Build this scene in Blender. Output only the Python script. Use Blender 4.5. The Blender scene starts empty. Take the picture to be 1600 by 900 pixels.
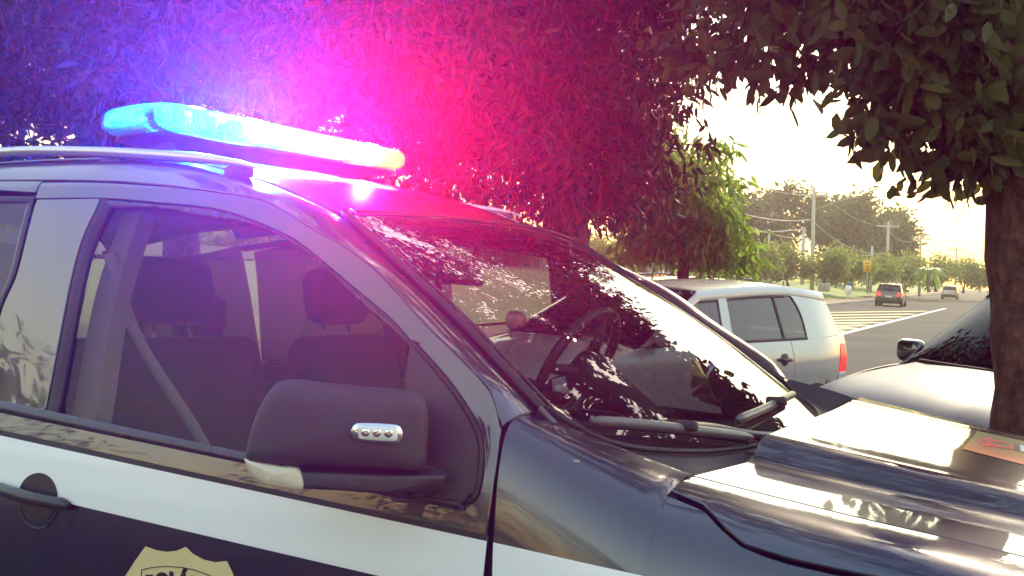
import bpy, math, random
import numpy as np
from mathutils import Vector, Matrix

random.seed(7)
RNG = np.random.default_rng(11)
scene = bpy.context.scene
COL = scene.collection

# ------------------------------------------------------------------ camera
CAM = np.array([1.84647, -2.47274, 1.53012])
YAW, PITCH, ROLL = np.radians([-30.9214, -1.2464, 2.5307])
FPX = 1627.67                                   # focal length for a 1600 pixel wide frame
def _basis(y, p, r):
    f = np.array([np.sin(y)*np.cos(p), np.cos(y)*np.cos(p), np.sin(p)])
    rt = np.cross(f, [0, 0, 1]); rt /= np.linalg.norm(rt); up = np.cross(rt, f)
    c, s = np.cos(r), np.sin(r)
    return c*rt + s*up, -s*rt + c*up, f
RT, UP, FW = _basis(YAW, PITCH, ROLL)
cd = bpy.data.cameras.new('camera'); cam = bpy.data.objects.new('camera', cd); COL.objects.link(cam)
cd.sensor_width = 36; cd.lens = FPX/1600*36; cd.clip_start = .05; cd.clip_end = 3000
cam.matrix_world = Matrix([[RT[0], UP[0], -FW[0], CAM[0]], [RT[1], UP[1], -FW[1], CAM[1]], [RT[2], UP[2], -FW[2], CAM[2]], [0, 0, 0, 1]])
cd.dof.use_dof = False
scene.camera = cam

# ------------------------------------------------------------------ sky, sun, exposure
SUN_EL, SUN_AZ = math.radians(36.0), math.radians(-6.0)     # azimuth from +y towards +x
world = bpy.data.worlds.new('World'); scene.world = world; world.use_nodes = True
wn = world.node_tree.nodes; wl = world.node_tree.links
sky = wn.new('ShaderNodeTexSky'); sky.sky_type = 'NISHITA'; sky.sun_disc = False
sky.sun_elevation = SUN_EL; sky.sun_rotation = SUN_AZ
sky.air_density = 2.6; sky.dust_density = 1.0; sky.ozone_density = 1.0
wl.new(sky.outputs[0], wn['Background'].inputs[0]); wn['Background'].inputs[1].default_value = 0.15
sd = bpy.data.lights.new('sun', 'SUN'); sd.energy = 2.0; sd.angle = math.radians(2); sd.color = (1, .82, .58)
sun = bpy.data.objects.new('sun', sd); COL.objects.link(sun)
SDIR = Vector((math.sin(SUN_AZ)*math.cos(SUN_EL), math.cos(SUN_AZ)*math.cos(SUN_EL), math.sin(SUN_EL)))
sun.rotation_euler = (-SDIR).to_track_quat('-Z', 'Y').to_euler(); sun.location = (0, 0, 30)
scene.view_settings.view_transform = 'Standard'; scene.view_settings.look = 'None'
scene.view_settings.exposure = 1.28; scene.view_settings.gamma = 1
scene.render.engine = 'CYCLES'
cy = scene.cycles
cy.use_denoising = True; cy.use_adaptive_sampling = True; cy.adaptive_threshold = .03; cy.adaptive_min_samples = 16; cy.max_bounces = 6; cy.transparent_max_bounces = 14; cy.glossy_bounces = 3
cy.diffuse_bounces = 2; cy.transmission_bounces = 4; cy.volume_bounces = 0
cy.sample_clamp_indirect = 6; cy.caustics_reflective = False; cy.caustics_refractive = False

# ------------------------------------------------------------------ helpers
def at(u, v, d):
    """world point at depth d metres along the view, seen at (u, v) of the 1600x900 frame"""
    return CAM + d*(FW + RT*(u-800)/FPX + UP*(450-v)/FPX)
def on_ground(u, v, z=0.0):
    r = FW + RT*(u-800)/FPX + UP*(450-v)/FPX
    return CAM + (z-CAM[2])/r[2]*r
def tag(o, label=None, cat=None, group=None, kind=None):
    if label: o['label'] = label
    if cat: o['category'] = cat
    if group: o['group'] = group
    if kind: o['kind'] = kind
    return o
def empty(name, loc=(0, 0, 0), rz=0, parent=None):
    o = bpy.data.objects.new(name, None); COL.objects.link(o)
    o.location = loc; o.rotation_euler = (0, 0, rz); o.empty_display_size = .1
    if parent: o.parent = parent
    return o
def mesh_obj(name, verts, faces, mat, parent=None, smooth=True, sharp=None):
    me = bpy.data.meshes.new(name)
    me.from_pydata([tuple(map(float, v)) for v in verts], [], faces)
    if smooth: me.polygons.foreach_set('use_smooth', [True]*len(me.polygons))
    if sharp:
        ss = set(tuple(sorted(e)) for e in sharp)
        for e in me.edges:
            if tuple(sorted(e.vertices)) in ss: e.use_edge_sharp = True
    me.materials.append(mat); me.update()
    o = bpy.data.objects.new(name, me); COL.objects.link(o)
    if parent: o.parent = parent
    return o
class MB:
    """collects simple shapes and builds one mesh object"""
    def __init__(s): s.v = []; s.f = []; s.sharp = []
    def add(s, v, f):
        b = len(s.v); s.v += [tuple(map(float, p)) for p in v]; s.f += [tuple(i+b for i in q) for q in f]; return s
    def box(s, c, d, R=None, bev=0.0):
        c = np.array(c, float); d = np.array(d, float)/2
        R = np.eye(3) if R is None else np.array(R)
        if bev <= 0:
            P = [c + R @ (d*np.array(k)) for k in ((-1,-1,-1),(1,-1,-1),(1,1,-1),(-1,1,-1),(-1,-1,1),(1,-1,1),(1,1,1),(-1,1,1))]
            return s.add(P, [(0,3,2,1),(4,5,6,7),(0,1,5,4),(1,2,6,5),(2,3,7,6),(3,0,4,7)])
        # rounded box: superellipsoid style grid
        n, m = 16, 10
        P = []
        b = min(bev, d.min()*.99)
        for j in range(m+1):
            ph = -math.pi/2 + math.pi*j/m
            for i in range(n):
                th = 2*math.pi*(i+.5)/n
                u = np.array([math.cos(ph)*math.cos(th), math.cos(ph)*math.sin(th), math.sin(ph)])
                P.append(c + R @ (np.sign(np.round(u, 6))*(d-b)*(np.abs(u) > 1e-6) + u*b))
        Fc = [(j*n+i, j*n+(i+1) % n, (j+1)*n+(i+1) % n, (j+1)*n+i) for j in range(m) for i in range(n)]
        return s.add(P, Fc)
    def tube(s, path, rad, n=8, cap=True):
        path = np.array(path, float); rad = np.broadcast_to(np.array(rad, float), (len(path),))
        T = np.gradient(path, axis=0); T /= np.linalg.norm(T, axis=1)[:, None]+1e-12
        a = np.array([0, 0, 1.]) if abs(T[0][2]) < .9 else np.array([1., 0, 0])
        V = []
        N = np.cross(T[0], a); N /= np.linalg.norm(N)
        for k in range(len(path)):
            N = N - T[k]*(N @ T[k]); N /= np.linalg.norm(N); B = np.cross(T[k], N)
            for i in range(n):
                t = 2*math.pi*i/n; V.append(path[k] + rad[k]*(math.cos(t)*N + math.sin(t)*B))
        Fc = [(k*n+i, k*n+(i+1) % n, (k+1)*n+(i+1) % n, (k+1)*n+i) for k in range(len(path)-1) for i in range(n)]
        if cap: Fc += [tuple(range(n))[::-1], tuple((len(path)-1)*n+i for i in range(n))]
        return s.add(V, Fc)
    def lathe(s, prof, o=(0,0,0), ax=(0,0,1), n=24):
        o = np.array(o, float); ax = np.array(ax, float); ax /= np.linalg.norm(ax)
        a = np.array([1., 0, 0]) if abs(ax[0]) < .9 else np.array([0, 1., 0])
        X = np.cross(ax, a); X /= np.linalg.norm(X); Yv = np.cross(ax, X); V = []
        for r, h in prof:
            for i in range(n):
                t = 2*math.pi*i/n; V.append(o + ax*h + r*(math.cos(t)*X + math.sin(t)*Yv))
        return s.add(V, [(k*n+i, k*n+(i+1) % n, (k+1)*n+(i+1) % n, (k+1)*n+i) for k in range(len(prof)-1) for i in range(n)])
    def grid(s, G, flip=False):
        G = np.asarray(G, float); n, m = G.shape[:2]
        Fc = [(i*m+j, i*m+j+1, (i+1)*m+j+1, (i+1)*m+j) for i in range(n-1) for j in range(m-1)]
        if flip: Fc = [f[::-1] for f in Fc]
        return s.add(G.reshape(-1, 3), Fc)
    def build(s, name, mat, parent=None, smooth=True):
        return mesh_obj(name, s.v, s.f, mat, parent, smooth)
def cr(P, n, smooth=True):
    """resample a polyline to n points by arc length, Catmull-Rom smoothed"""
    P = np.asarray(P, float)
    if len(P) == 2 or not smooth:
        Q = P
    else:
        E = np.vstack([2*P[0]-P[1], P, 2*P[-1]-P[-2]]); Q = []
        for i in range(1, len(E)-2):
            for t in np.linspace(0, 1, 12, endpoint=False):
                a, b, c, d = E[i-1], E[i], E[i+1], E[i+2]
                Q.append(.5*((2*b)+(-a+c)*t+(2*a-5*b+4*c-d)*t*t+(-a+3*b-3*c+d)*t**3))
        Q.append(P[-1]); Q = np.array(Q)
    L = np.r_[0, np.cumsum(np.linalg.norm(np.diff(Q, axis=0), axis=1))]
    s = np.linspace(0, L[-1], n)
    return np.stack([np.interp(s, L, Q[:, k]) for k in range(Q.shape[1])], 1)
def skin(name, G, mat, parent=None, out=None, thick=.014, ch=.0022):
    """a sheet-metal panel: grid G (n, m, 3) with a chamfered edge and a folded flange"""
    G = np.asarray(G, float); n, m = G.shape[:2]
    nrm = np.cross(np.gradient(G, axis=0), np.gradient(G, axis=1))
    nrm /= np.linalg.norm(nrm, axis=2)[..., None]+1e-12
    o = np.array(out if out is not None else (0, 0, 1), float)
    flip = (nrm.reshape(-1, 3).mean(0) @ o) < 0
    if flip: nrm = -nrm
    V = list(G.reshape(-1, 3))
    Fc = [(i*m+j, i*m+j+1, (i+1)*m+j+1, (i+1)*m+j) for i in range(n-1) for j in range(m-1)]
    if not flip: Fc = [f[::-1] for f in Fc]
    # orientation check
    a, b, c = (np.array(V[Fc[len(Fc)//2][k]]) for k in range(3))
    if np.cross(b-a, c-a) @ nrm.reshape(-1, 3)[Fc[len(Fc)//2][0]] < 0: Fc = [f[::-1] for f in Fc]
    ring = [(i, 0) for i in range(n)] + [(n-1, j) for j in range(1, m)] + [(i, m-1) for i in range(n-2, -1, -1)] + [(0, j) for j in range(m-2, 0, -1)]
    k = len(ring); P0 = np.array([G[r] for r in ring]); N0 = np.array([nrm[r] for r in ring])
    cen = np.array([G[min(max(i, 1), n-2) if n > 2 else i][min(max(j, 1), m-2) if m > 2 else j] for i, j in ring])
    tg = P0-cen; ln = np.linalg.norm(tg, axis=1); 
    tg = np.where(ln[:, None] > 1e-9, tg/(ln[:, None]+1e-12), 0)
    r1 = P0 + tg*ch - N0*ch; r2 = P0 + tg*ch - N0*thick
    b0 = len(V); V += list(r1) + list(r2)
    idx = [i*m+j for i, j in ring]; sharp = []
    inner = np.array([0.])
    for q in range(k):
        w = (q+1) % k
        f1 = (idx[q], idx[w], b0+w, b0+q); f2 = (b0+q, b0+w, b0+k+w, b0+k+q)
        A, B_, C_ = np.array(V[f1[0]]), np.array(V[f1[1]]), np.array(V[f1[2]])
        if np.cross(B_-A, C_-A) @ (N0[q]+tg[q]) < 0: f1, f2 = f1[::-1], f2[::-1]
        Fc += [f1, f2]; sharp += [(idx[q], idx[w]), (b0+q, b0+w)]
    return mesh_obj(name, V, Fc, mat, parent, True, sharp)
def slab_poly(name, P, depth, nrm, mat, parent=None, ch=.003):
    """a flat outline (n, 3) with thickness: face, chamfer and side wall"""
    P = np.asarray(P, float); nrm = np.asarray(nrm, float); nrm /= np.linalg.norm(nrm); k = len(P)
    c = P.mean(0); T = P-c; T /= np.linalg.norm(T, axis=1)[:, None]+1e-9
    V = np.vstack([P-T*ch, P-nrm*ch, P-nrm*depth])
    area = sum(np.cross(P[i]-c, P[(i+1) % k]-c) @ nrm for i in range(k))
    F1 = [tuple(range(k))] + [(q, k+q, k+(q+1) % k, (q+1) % k) for q in range(k)] + [(k+q, 2*k+q, 2*k+(q+1) % k, k+(q+1) % k) for q in range(k)]
    F1.append(tuple(2*k+i for i in range(k))[::-1])
    if area < 0: F1 = [f[::-1] for f in F1]
    return mesh_obj(name, V, F1, mat, parent, False)

# ------------------------------------------------------------------ materials
def nodes(name):
    m = bpy.data.materials.new(name); m.use_nodes = True
    return m, m.node_tree.nodes, m.node_tree.links, m.node_tree.nodes['Principled BSDF']
def pbr(name, col, rough=.5, metal=0, coat=0, var=.12, scale=6, bump=0, bscale=40, spec=.5, sheen=0, rvar=.12, detail=6):
    m, N, L, B = nodes(name)
    tc = N.new('ShaderNodeTexCoord'); nz = N.new('ShaderNodeTexNoise'); nz.inputs['Scale'].default_value = scale; nz.inputs['Detail'].default_value = detail
    L.new(tc.outputs['Object'], nz.inputs['Vector'])
    mx = N.new('ShaderNodeMix'); mx.data_type = 'RGBA'
    mx.inputs[6].default_value = (*[c*(1-var) for c in col], 1); mx.inputs[7].default_value = (*[min(1, c*(1+var)) for c in col], 1)
    L.new(nz.outputs['Fac'], mx.inputs[0]); L.new(mx.outputs[2], B.inputs['Base Color'])
    mr = N.new('ShaderNodeMapRange'); mr.inputs[3].default_value = max(.01, rough-rvar*rough); mr.inputs[4].default_value = min(1, rough+rvar*rough)
    mr.inputs[1].default_value = .3; mr.inputs[2].default_value = .7
    L.new(nz.outputs['Fac'], mr.inputs[0]); L.new(mr.outputs[0], B.inputs['Roughness'])
    B.inputs['Metallic'].default_value = metal; B.inputs['Coat Weight'].default_value = coat; B.inputs['Coat Roughness'].default_value = .03
    B.inputs['Specular IOR Level'].default_value = spec
    if bump:
        n2 = N.new('ShaderNodeTexNoise'); n2.inputs['Scale'].default_value = bscale; n2.inputs['Detail'].default_value = 4
        L.new(tc.outputs['Object'], n2.inputs['Vector'])
        bp = N.new('ShaderNodeBump'); bp.inputs['Strength'].default_value = bump; bp.inputs['Distance'].default_value = .01
        L.new(n2.outputs['Fac'], bp.inputs['Height']); L.new(bp.outputs[0], B.inputs['Normal'])
    return m
def car_paint(name, col, metal=0., rough=.35, wav=.012, dust=.25, cior=1.6, coat=1., spec=.5):
    m, N, L, B = nodes(name)
    tc = N.new('ShaderNodeTexCoord')
    n1 = N.new('ShaderNodeTexNoise'); n1.inputs['Scale'].default_value = 3.2; n1.inputs['Detail'].default_value = 8
    n2 = N.new('ShaderNodeTexNoise'); n2.inputs['Scale'].default_value = 160; n2.inputs['Detail'].default_value = 3
    n3 = N.new('ShaderNodeTexNoise'); n3.inputs['Scale'].default_value = 1.7; n3.inputs['Detail'].default_value = 1.5
    for q in (n1, n2, n3): L.new(tc.outputs['Object'], q.inputs['Vector'])
    # thin road dust: patchy and speckled
    mul = N.new('ShaderNodeMath'); mul.operation = 'MULTIPLY'; L.new(n1.outputs['Fac'], mul.inputs[0]); L.new(n2.outputs['Fac'], mul.inputs[1])
    mr = N.new('ShaderNodeMapRange'); mr.inputs[1].default_value = .2; mr.inputs[2].default_value = .42; mr.inputs[3].default_value = 0; mr.inputs[4].default_value = dust
    L.new(mul.outputs[0], mr.inputs[0])
    mx = N.new('ShaderNodeMix'); mx.data_type = 'RGBA'; mx.inputs[6].default_value = (*col, 1); mx.inputs[7].default_value = (.12, .11, .10, 1)
    L.new(mr.outputs[0], mx.inputs[0]); L.new(mx.outputs[2], B.inputs['Base Color'])
    B.inputs['Metallic'].default_value = metal; B.inputs['Roughness'].default_value = rough
    B.inputs['Specular IOR Level'].default_value = spec; B.inputs['Coat Weight'].default_value = coat; B.inputs['Coat IOR'].default_value = cior
    cr_ = N.new('ShaderNodeMapRange'); cr_.inputs[1].default_value = 0; cr_.inputs[2].default_value = max(dust, .01); cr_.inputs[3].default_value = .012; cr_.inputs[4].default_value = .11
    L.new(mr.outputs[0], cr_.inputs[0]); L.new(cr_.outputs[0], B.inputs['Coat Roughness'])
    bp = N.new('ShaderNodeBump'); bp.inputs['Strength'].default_value = 1; bp.inputs['Distance'].default_value = wav
    L.new(n3.outputs['Fac'], bp.inputs['Height']); L.new(bp.outputs[0], B.inputs['Coat Normal']); L.new(bp.outputs[0], B.inputs['Normal'])
    return m
def schlick(N, L, f0):
    lw = N.new('ShaderNodeLayerWeight'); lw.inputs[0].default_value = .5
    p = N.new('ShaderNodeMath'); p.operation = 'POWER'; p.inputs[1].default_value = 4.7; L.new(lw.outputs['Facing'], p.inputs[0])
    r = N.new('ShaderNodeMapRange'); r.inputs[3].default_value = f0*1.0; r.inputs[4].default_value = 1; L.new(p.outputs[0], r.inputs[0])
    return r
def glass(name, tint, refl=1.0, ior=1.52, wav=.004, dirt=.04):
    """thin automotive glass: fresnel reflection over a tinted see-through sheet"""
    m, N, L, B = nodes(name); N.remove(B); out = N['Material Output']
    tr = N.new('ShaderNodeBsdfTransparent'); tr.inputs[0].default_value = (*tint, 1)
    gl = N.new('ShaderNodeBsdfGlossy'); gl.inputs['Roughness'].default_value = .008; gl.inputs[0].default_value = (.97, .98, 1, 1)
    df = N.new('ShaderNodeBsdfDiffuse'); df.inputs[0].default_value = (.35, .33, .3, 1)
    fr = schlick(N, L, ((ior-1)/(ior+1))**2)
    ml = N.new('ShaderNodeMath'); ml.operation = 'MULTIPLY'; ml.inputs[1].default_value = refl; ml.use_clamp = True
    tc = N.new('ShaderNodeTexCoord'); nz = N.new('ShaderNodeTexNoise'); nz.inputs['Scale'].default_value = 2.1; nz.inputs['Detail'].default_value = 1
    n2 = N.new('ShaderNodeTexNoise'); n2.inputs['Scale'].default_value = 9; n2.inputs['Detail'].default_value = 9
    L.new(tc.outputs['Object'], nz.inputs['Vector']); L.new(tc.outputs['Object'], n2.inputs['Vector'])
    bp = N.new('ShaderNodeBump'); bp.inputs['Distance'].default_value = wav; L.new(nz.outputs['Fac'], bp.inputs['Height'])
    L.new(bp.outputs[0], gl.inputs['Normal'])
    dm = N.new('ShaderNodeMapRange'); dm.inputs[1].default_value = .45; dm.inputs[2].default_value = .8; dm.inputs[3].default_value = 0; dm.inputs[4].default_value = dirt
    L.new(n2.outputs['Fac'], dm.inputs[0])
    m0 = N.new('ShaderNodeMixShader'); L.new(dm.outputs[0], m0.inputs[0]); L.new(tr.outputs[0], m0.inputs[1]); L.new(df.outputs[0], m0.inputs[2])
    mx = N.new('ShaderNodeMixShader'); L.new(fr.outputs[0], ml.inputs[0]); L.new(ml.outputs[0], mx.inputs[0]); L.new(m0.outputs[0], mx.inputs[1]); L.new(gl.outputs[0], mx.inputs[2])
    L.new(mx.outputs[0], out.inputs[0])
    return m
def emit(name, col, strength):
    m, N, L, B = nodes(name)
    B.inputs['Base Color'].default_value = (*[min(1, c) for c in col], 1); B.inputs['Emission Color'].default_value = (*col, 1); B.inputs['Emission Strength'].default_value = strength
    B.inputs['Roughness'].default_value = .3
    return m
def leaf_mat(name, c0, c1, trans=.35, rough=.42, tint=True):
    m, N, L, B = nodes(name); out = N['Material Output']
    if tint:
        a = N.new('ShaderNodeAttribute'); a.attribute_name = 'tint'; fac = a.outputs['Fac']
    else:
        a = N.new('ShaderNodeObjectInfo'); fac = a.outputs['Random']
    mx = N.new('ShaderNodeMix'); mx.data_type = 'RGBA'; mx.inputs[6].default_value = (*c0, 1); mx.inputs[7].default_value = (*c1, 1)
    L.new(fac, mx.inputs[0]); L.new(mx.outputs[2], B.inputs['Base Color']); B.inputs['Roughness'].default_value = rough; B.inputs['Specular IOR Level'].default_value = .25
    tl = N.new('ShaderNodeBsdfTranslucent')
    hs = N.new('ShaderNodeHueSaturation'); hs.inputs['Value'].default_value = 1.6; hs.inputs['Hue'].default_value = .49; L.new(mx.outputs[2], hs.inputs['Color'])
    L.new(hs.outputs[0], tl.inputs[0])
    ms = N.new('ShaderNodeMixShader'); ms.inputs[0].default_value = trans
    L.new(B.outputs[0], ms.inputs[1]); L.new(tl.outputs[0], ms.inputs[2]); L.new(ms.outputs[0], out.inputs[0])
    return m
M = dict(
    paint=car_paint('black_paint', (.003, .005, .026), dust=.03, rough=.3, cior=1.75, wav=.004),
    white_vinyl=pbr('white_vinyl', (.86, .87, .89), .32, var=.03, coat=.35),
    plastic=pbr('black_plastic', (.034, .032, .036), .5, bump=.3, bscale=420, var=.2),
    rubber=pbr('rubber', (.012, .012, .013), .6, var=.25),
    trim=pbr('satin_trim', (.03, .03, .034), .28, var=.15),
    gloss=car_paint('gloss_black', (.004, .004, .006), dust=.04, wav=.003, cior=2.0),
    alu=pbr('brushed_rail', (.62, .63, .66), .3, metal=.85, var=.08),
    cloth=pbr('seat_cloth', (.030, .030, .034), .85, bump=.4, bscale=300, var=.25),
    beige=pbr('beige_trim', (.36, .33, .27), .7, bump=.1, bscale=200),
    dash=pbr('dash_plastic', (.010, .010, .011), .62, bump=.2, bscale=350, var=.2),
    headliner=pbr('headliner', (.10, .095, .09), .9, bump=.2, bscale=260),
    tyre=pbr('tyre', (.018, .018, .018), .8, bump=.3, bscale=60),
    rim=pbr('rim', (.4, .41, .43), .3, metal=.8),
    chrome=pbr('chrome', (.75, .75, .77), .08, metal=1, var=.02),
    wiper=pbr('wiper_grey', (.10, .10, .105), .35, var=.25, scale=40),
    gold=pbr('gold_vinyl', (.74, .60, .31), .38, var=.1, scale=12, coat=.3),
    crest_gold=pbr('crest_gold', (.34, .27, .11), .4, var=.12, scale=14, coat=.6),
    ink=pbr('ink', (.015, .013, .012), .4, var=.1),
    red_ink=pbr('red_ink', (.55, .03, .05), .4, var=.15, scale=40),
    windscreen=glass('windscreen_glass', (.66, .68, .66), 1.2, dirt=.012),
    side_glass=glass('side_glass', (.50, .51, .55), .4, dirt=.004),
    dark_glass=glass('dark_glass', (.10, .10, .11), 1.0),
    lens_clear=glass('clear_lens', (.92, .9, .84), 1.0),
    black=pbr('dark_gap', (.004, .004, .004), .8, var=.1),
)
LAMP_B, LAMP_R = 3000., 6400.
LEAF_B, LEAF_R = 3600., 1500.
HAZE = .0009
# ================================================================== the police SUV in the foreground
SPI, SRO = np.radians([4.1485, -1.6091])         # parked nose-up on the kerb, leaning slightly
_Mp = np.array([[np.cos(SPI), 0, -np.sin(SPI)], [0, 1, 0], [np.sin(SPI), 0, np.cos(SPI)]])
_Mr = np.array([[1, 0, 0], [0, np.cos(SRO), -np.sin(SRO)], [0, np.sin(SRO), np.cos(SRO)]])
MS = _Mr @ _Mp
CL = MS.T @ CAM
suv = empty('police_suv')
suv.matrix_world = Matrix(MS.tolist()).to_4x4()
tag(suv, 'black police SUV with white side stripe and lit roof light bar in the foreground', 'police car')
def lray(u, v): return MS.T @ (FW + RT*(u-800)/FPX + UP*(450-v)/FPX)
def yp(u, v, y):
    d = lray(u, v); return CL + (y-CL[1])/d[1]*d
def S(t): t = np.clip(t, 0, 1); return t*t*(3-2*t)
def Ysuv(x, z):
    dz = np.interp(x, [-2.3, -1, -.5, 0, .3, .6, 1], [.06, .08, .05, .005, -.03, -.03, 0])
    zz = z - dz*S((z-1.15)/.45)
    w = np.interp(zz, [.25, .45, .6, .7, .8, .88, .95, 1.02, 1.08, 1.12, 1.25, 1.40, 1.52, 1.60, 1.66, 1.70, 1.73, 1.76],
                  [.885, .925, .9375, .942, .9445, .9435, .938, .928, .912, .898, .8645, .8235, .789, .7655, .742, .71, .67, .60])
    return w - .03*S((-x-1.5)/.9)
CX = np.array([.95, 1.10, 1.252, 1.377, 1.542, 1.692, 1.80, 1.95, 2.08, 2.2, 2.3, 2.36])
CZ = np.array([1.172, 1.112, 1.056, 1.034, 1.006, .983, .964, .934, .90, .85, .78, .72])
CYI = np.array([.792, .755, .712, .71, .706, .70, .694, .68, .66, .63, .59, .55])
CYO = np.array([.944, .944, .944, .944, .943, .94, .934, .915, .885, .83, .74, .62])
Z0 = .76
def fring(x, q):
    zt, yi, yo = np.interp(x, CX, CZ), np.interp(x, CX, CYI), np.interp(x, CX, CYO)
    a = np.interp(x, [.95, 1.3], [.42, .62]); t = q*math.pi/2
    return np.array([x, -(yi + (yo-yi)*max(0, math.cos(t))**a), Z0 + (zt-Z0)*math.sin(t)**.92])
def Yf(x, z):
    zt, yi, yo = np.interp(x, CX, CZ), np.interp(x, CX, CYI), np.interp(x, CX, CYO)
    if z >= zt: return yi - (z-zt)*6
    if z <= Z0: return yo
    t = math.asin(((z-Z0)/(zt-Z0))**(1/.92)); a = np.interp(x, [.95, 1.3], [.42, .62])
    return yi + (yo-yi)*max(0, math.cos(t))**a
def hit(u, v, fn=Ysuv, t0=.6, t1=4.5):
    d = lray(u, v); prev = None
    for t in np.linspace(t0, t1, 300):
        p = CL + t*d; g = -p[1]-fn(p[0], p[2])
        if prev is not None and g <= 0:
            a, b = prev, t
            for _ in range(30):
                m = (a+b)/2; p = CL + m*d
                if -p[1]-fn(p[0], p[2]) > 0: a = m
                else: b = m
            return CL + a*d
        prev = t
def hxz(pts, fn=Ysuv): return [tuple(hit(u, v, fn)[[0, 2]]) for u, v in pts]
def sheet(A, B, n, m, off=0., fn=Ysuv, smooth=True, bow=0., mirror=False, ease=False):
    """ruled patch between two (x, z) curves laid on the body side"""
    A = cr(A, n, smooth); B = cr(B, n, smooth); G = np.zeros((n, m, 3))
    for j in range(m):
        t = j/(m-1)
        if ease: t = t*t*(3-2*t)
        P = A*(1-t) + B*t
        for i in range(n):
            y = fn(P[i, 0], P[i, 1]) + off + bow*math.sin(math.pi*t)
            G[i, j] = (P[i, 0], y if mirror else -y, P[i, 1])
    return G
def both(name, fnG, mat, parents, **k):
    """near-side panel and its mirror image on the far side"""
    G = fnG(); a = skin(name, G, mat, parents[0], out=(0, -1, .2), **k)
    H = G*np.array([1, -1, 1]); b = skin(name, H, mat, parents[1], out=(0, 1, .2), **k)
    return a, b

# ---- traced outlines on the body side
GAP = [(-2.2, 1.70), (-1.7, 1.77), (-1.3, 1.785)] + hxz([(0, 281), (150, 281), (250, 287), (300, 292), (400, 307), (440, 325), (475, 347), (550, 390), (600, 430), (662, 500), (710, 547), (750, 587), (770, 612), (782, 650), (785, 665)])
DOWN = hxz([(785, 665), (780, 725), (775, 760), (765, 830), (755, 900)]) + [(.935, .72), (.90, .50), (.87, .42)]
L1 = hxz([(110, 309), (165, 309), (250, 316), (300, 320), (350, 328), (400, 345), (440, 362), (475, 383), (553, 448), (615, 500), (645, 535), (707, 607), (747, 675), (752, 725), (744, 773), (728, 785)])
L1r = [(-2.0, 1.60), (-1.6, 1.675)] + hxz([(0, 307), (60, 308)])
GL = hxz([(172, 323), (250, 326), (300, 335), (400, 354), (455, 381), (500, 413), (550, 464), (633, 537)])
MT = [(-.645, 1.153), (-.549, 1.146), (.329, 1.068), (.72, 1.030), (.89, 1.018)]
MBt = [(-.645, 1.124), (-.535, 1.116), (.339, 1.045), (.72, 1.008), (.90, .996)]
def shift(P, dx, dz): return [(x+dx, z+dz) for x, z in P]

# ---- front doors (near and far)
def door_grid():
    i0 = next(i for i, p in enumerate(GAP) if p[0] > -.60)
    o1 = cr([(-.618, np.interp(-.618, [p[0] for p in GAP], [p[1] for p in GAP]))] + GAP[i0:], 46)
    o2 = cr(DOWN, 20); o3 = cr([(.87, .42), (.3, .40), (-.3, .40), (-.655, .41)], 30)
    n1 = cr([(-.612, 1.684)] + L1[1:], 46)
    k = [(x, z) for x, z in L1[-3:]]
    n2 = cr([L1[-1], (.90, .998)], 20, False); n3 = cr(MBt[::-1], 30, False)
    O = np.vstack([o1, o2[1:], o3[1:]]); I = np.vstack([n1, n2[1:], n3[1:]])
    G = np.zeros((len(O), 16, 3))
    # keep a 4 mm gap to the neighbouring panels
    D = O-I; Ln = np.linalg.norm(D, axis=1)[:, None]; O = O - D/Ln*.009
    for j in range(16):
        P = I*(1-j/15) + O*(j/15)
        for i in range(len(P)): G[i, j] = (P[i, 0], -Ysuv(*P[i]), P[i, 1])
    return G
DG = door_grid()
doorN = skin('front_door', DG, M['paint'], suv, out=(0, -1, .1))
doorF = skin('front_door', DG*np.array([1, -1, 1]), M['paint'], suv, out=(0, 1, .1))
PD = (doorN, doorF)
# dark inner body side seen in the panel gaps
both('inner_sill', lambda: sheet([(-2.2, .5), (1.05, .5)], [(-2.2, 1.10), (1.05, 1.02)], 30, 6, -.03), M['black'], (suv, suv), thick=.004)
both('door_jamb', lambda: sheet(shift(GAP, 0, .0), [(x, z-.02) for x, z in GAP], 60, 3, -.022), M['black'], (suv, suv), thick=.02)
both('front_jamb', lambda: sheet([(x-.03, z) for x, z in DOWN], [(x+.03, z) for x, z in DOWN], 24, 3, -.025), M['black'], (suv, suv), thick=.004)
# window frame trim, glass, seals
both('window_trim', lambda: sheet(shift(L1[1:11], -.002, -.003), GL, 44, 5, -.006, bow=.004), M['trim'], PD, thick=.012)
both('window_seal', lambda: sheet(shift(L1[:12], -.0, .003), shift(L1[:12], -.002, -.004), 50, 2, -.009), M['rubber'], PD, thick=.01)
GLB = [(-.335, 1.120), (.329, 1.060), (.735, 1.020)]
both('side_window', lambda: sheet(GLB, [(-.322, 1.652)] + GL[1:-1] + [(.722, 1.300)], 40, 22, -.016), M['side_glass'], PD, thick=.003, ch=.0008)
both('window_post', lambda: sheet([(-.362, 1.12), (-.378, 1.514), (-.345, 1.672)], [(-.318, 1.12), (-.335, 1.50), (-.298, 1.655)], 24, 5, -.007, bow=.004), M['rubber'], PD)
both('pillar_cover', lambda: sheet([(-.642, 1.135), (-.633, 1.371), (-.602, 1.48), (-.608, 1.679)], [(-.366, 1.12), (-.382, 1.514), (-.35, 1.665)], 30, 14, -.003), M['gloss'], PD)
SAILA = L1[10:]
both('mirror_sail', lambda: sheet([(.722, 1.292), (.724, 1.223), (.735, 1.09), (.74, 1.0)], SAILA, 26, 10, .003, bow=.006), M['plastic'], PD, thick=.03)
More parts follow.
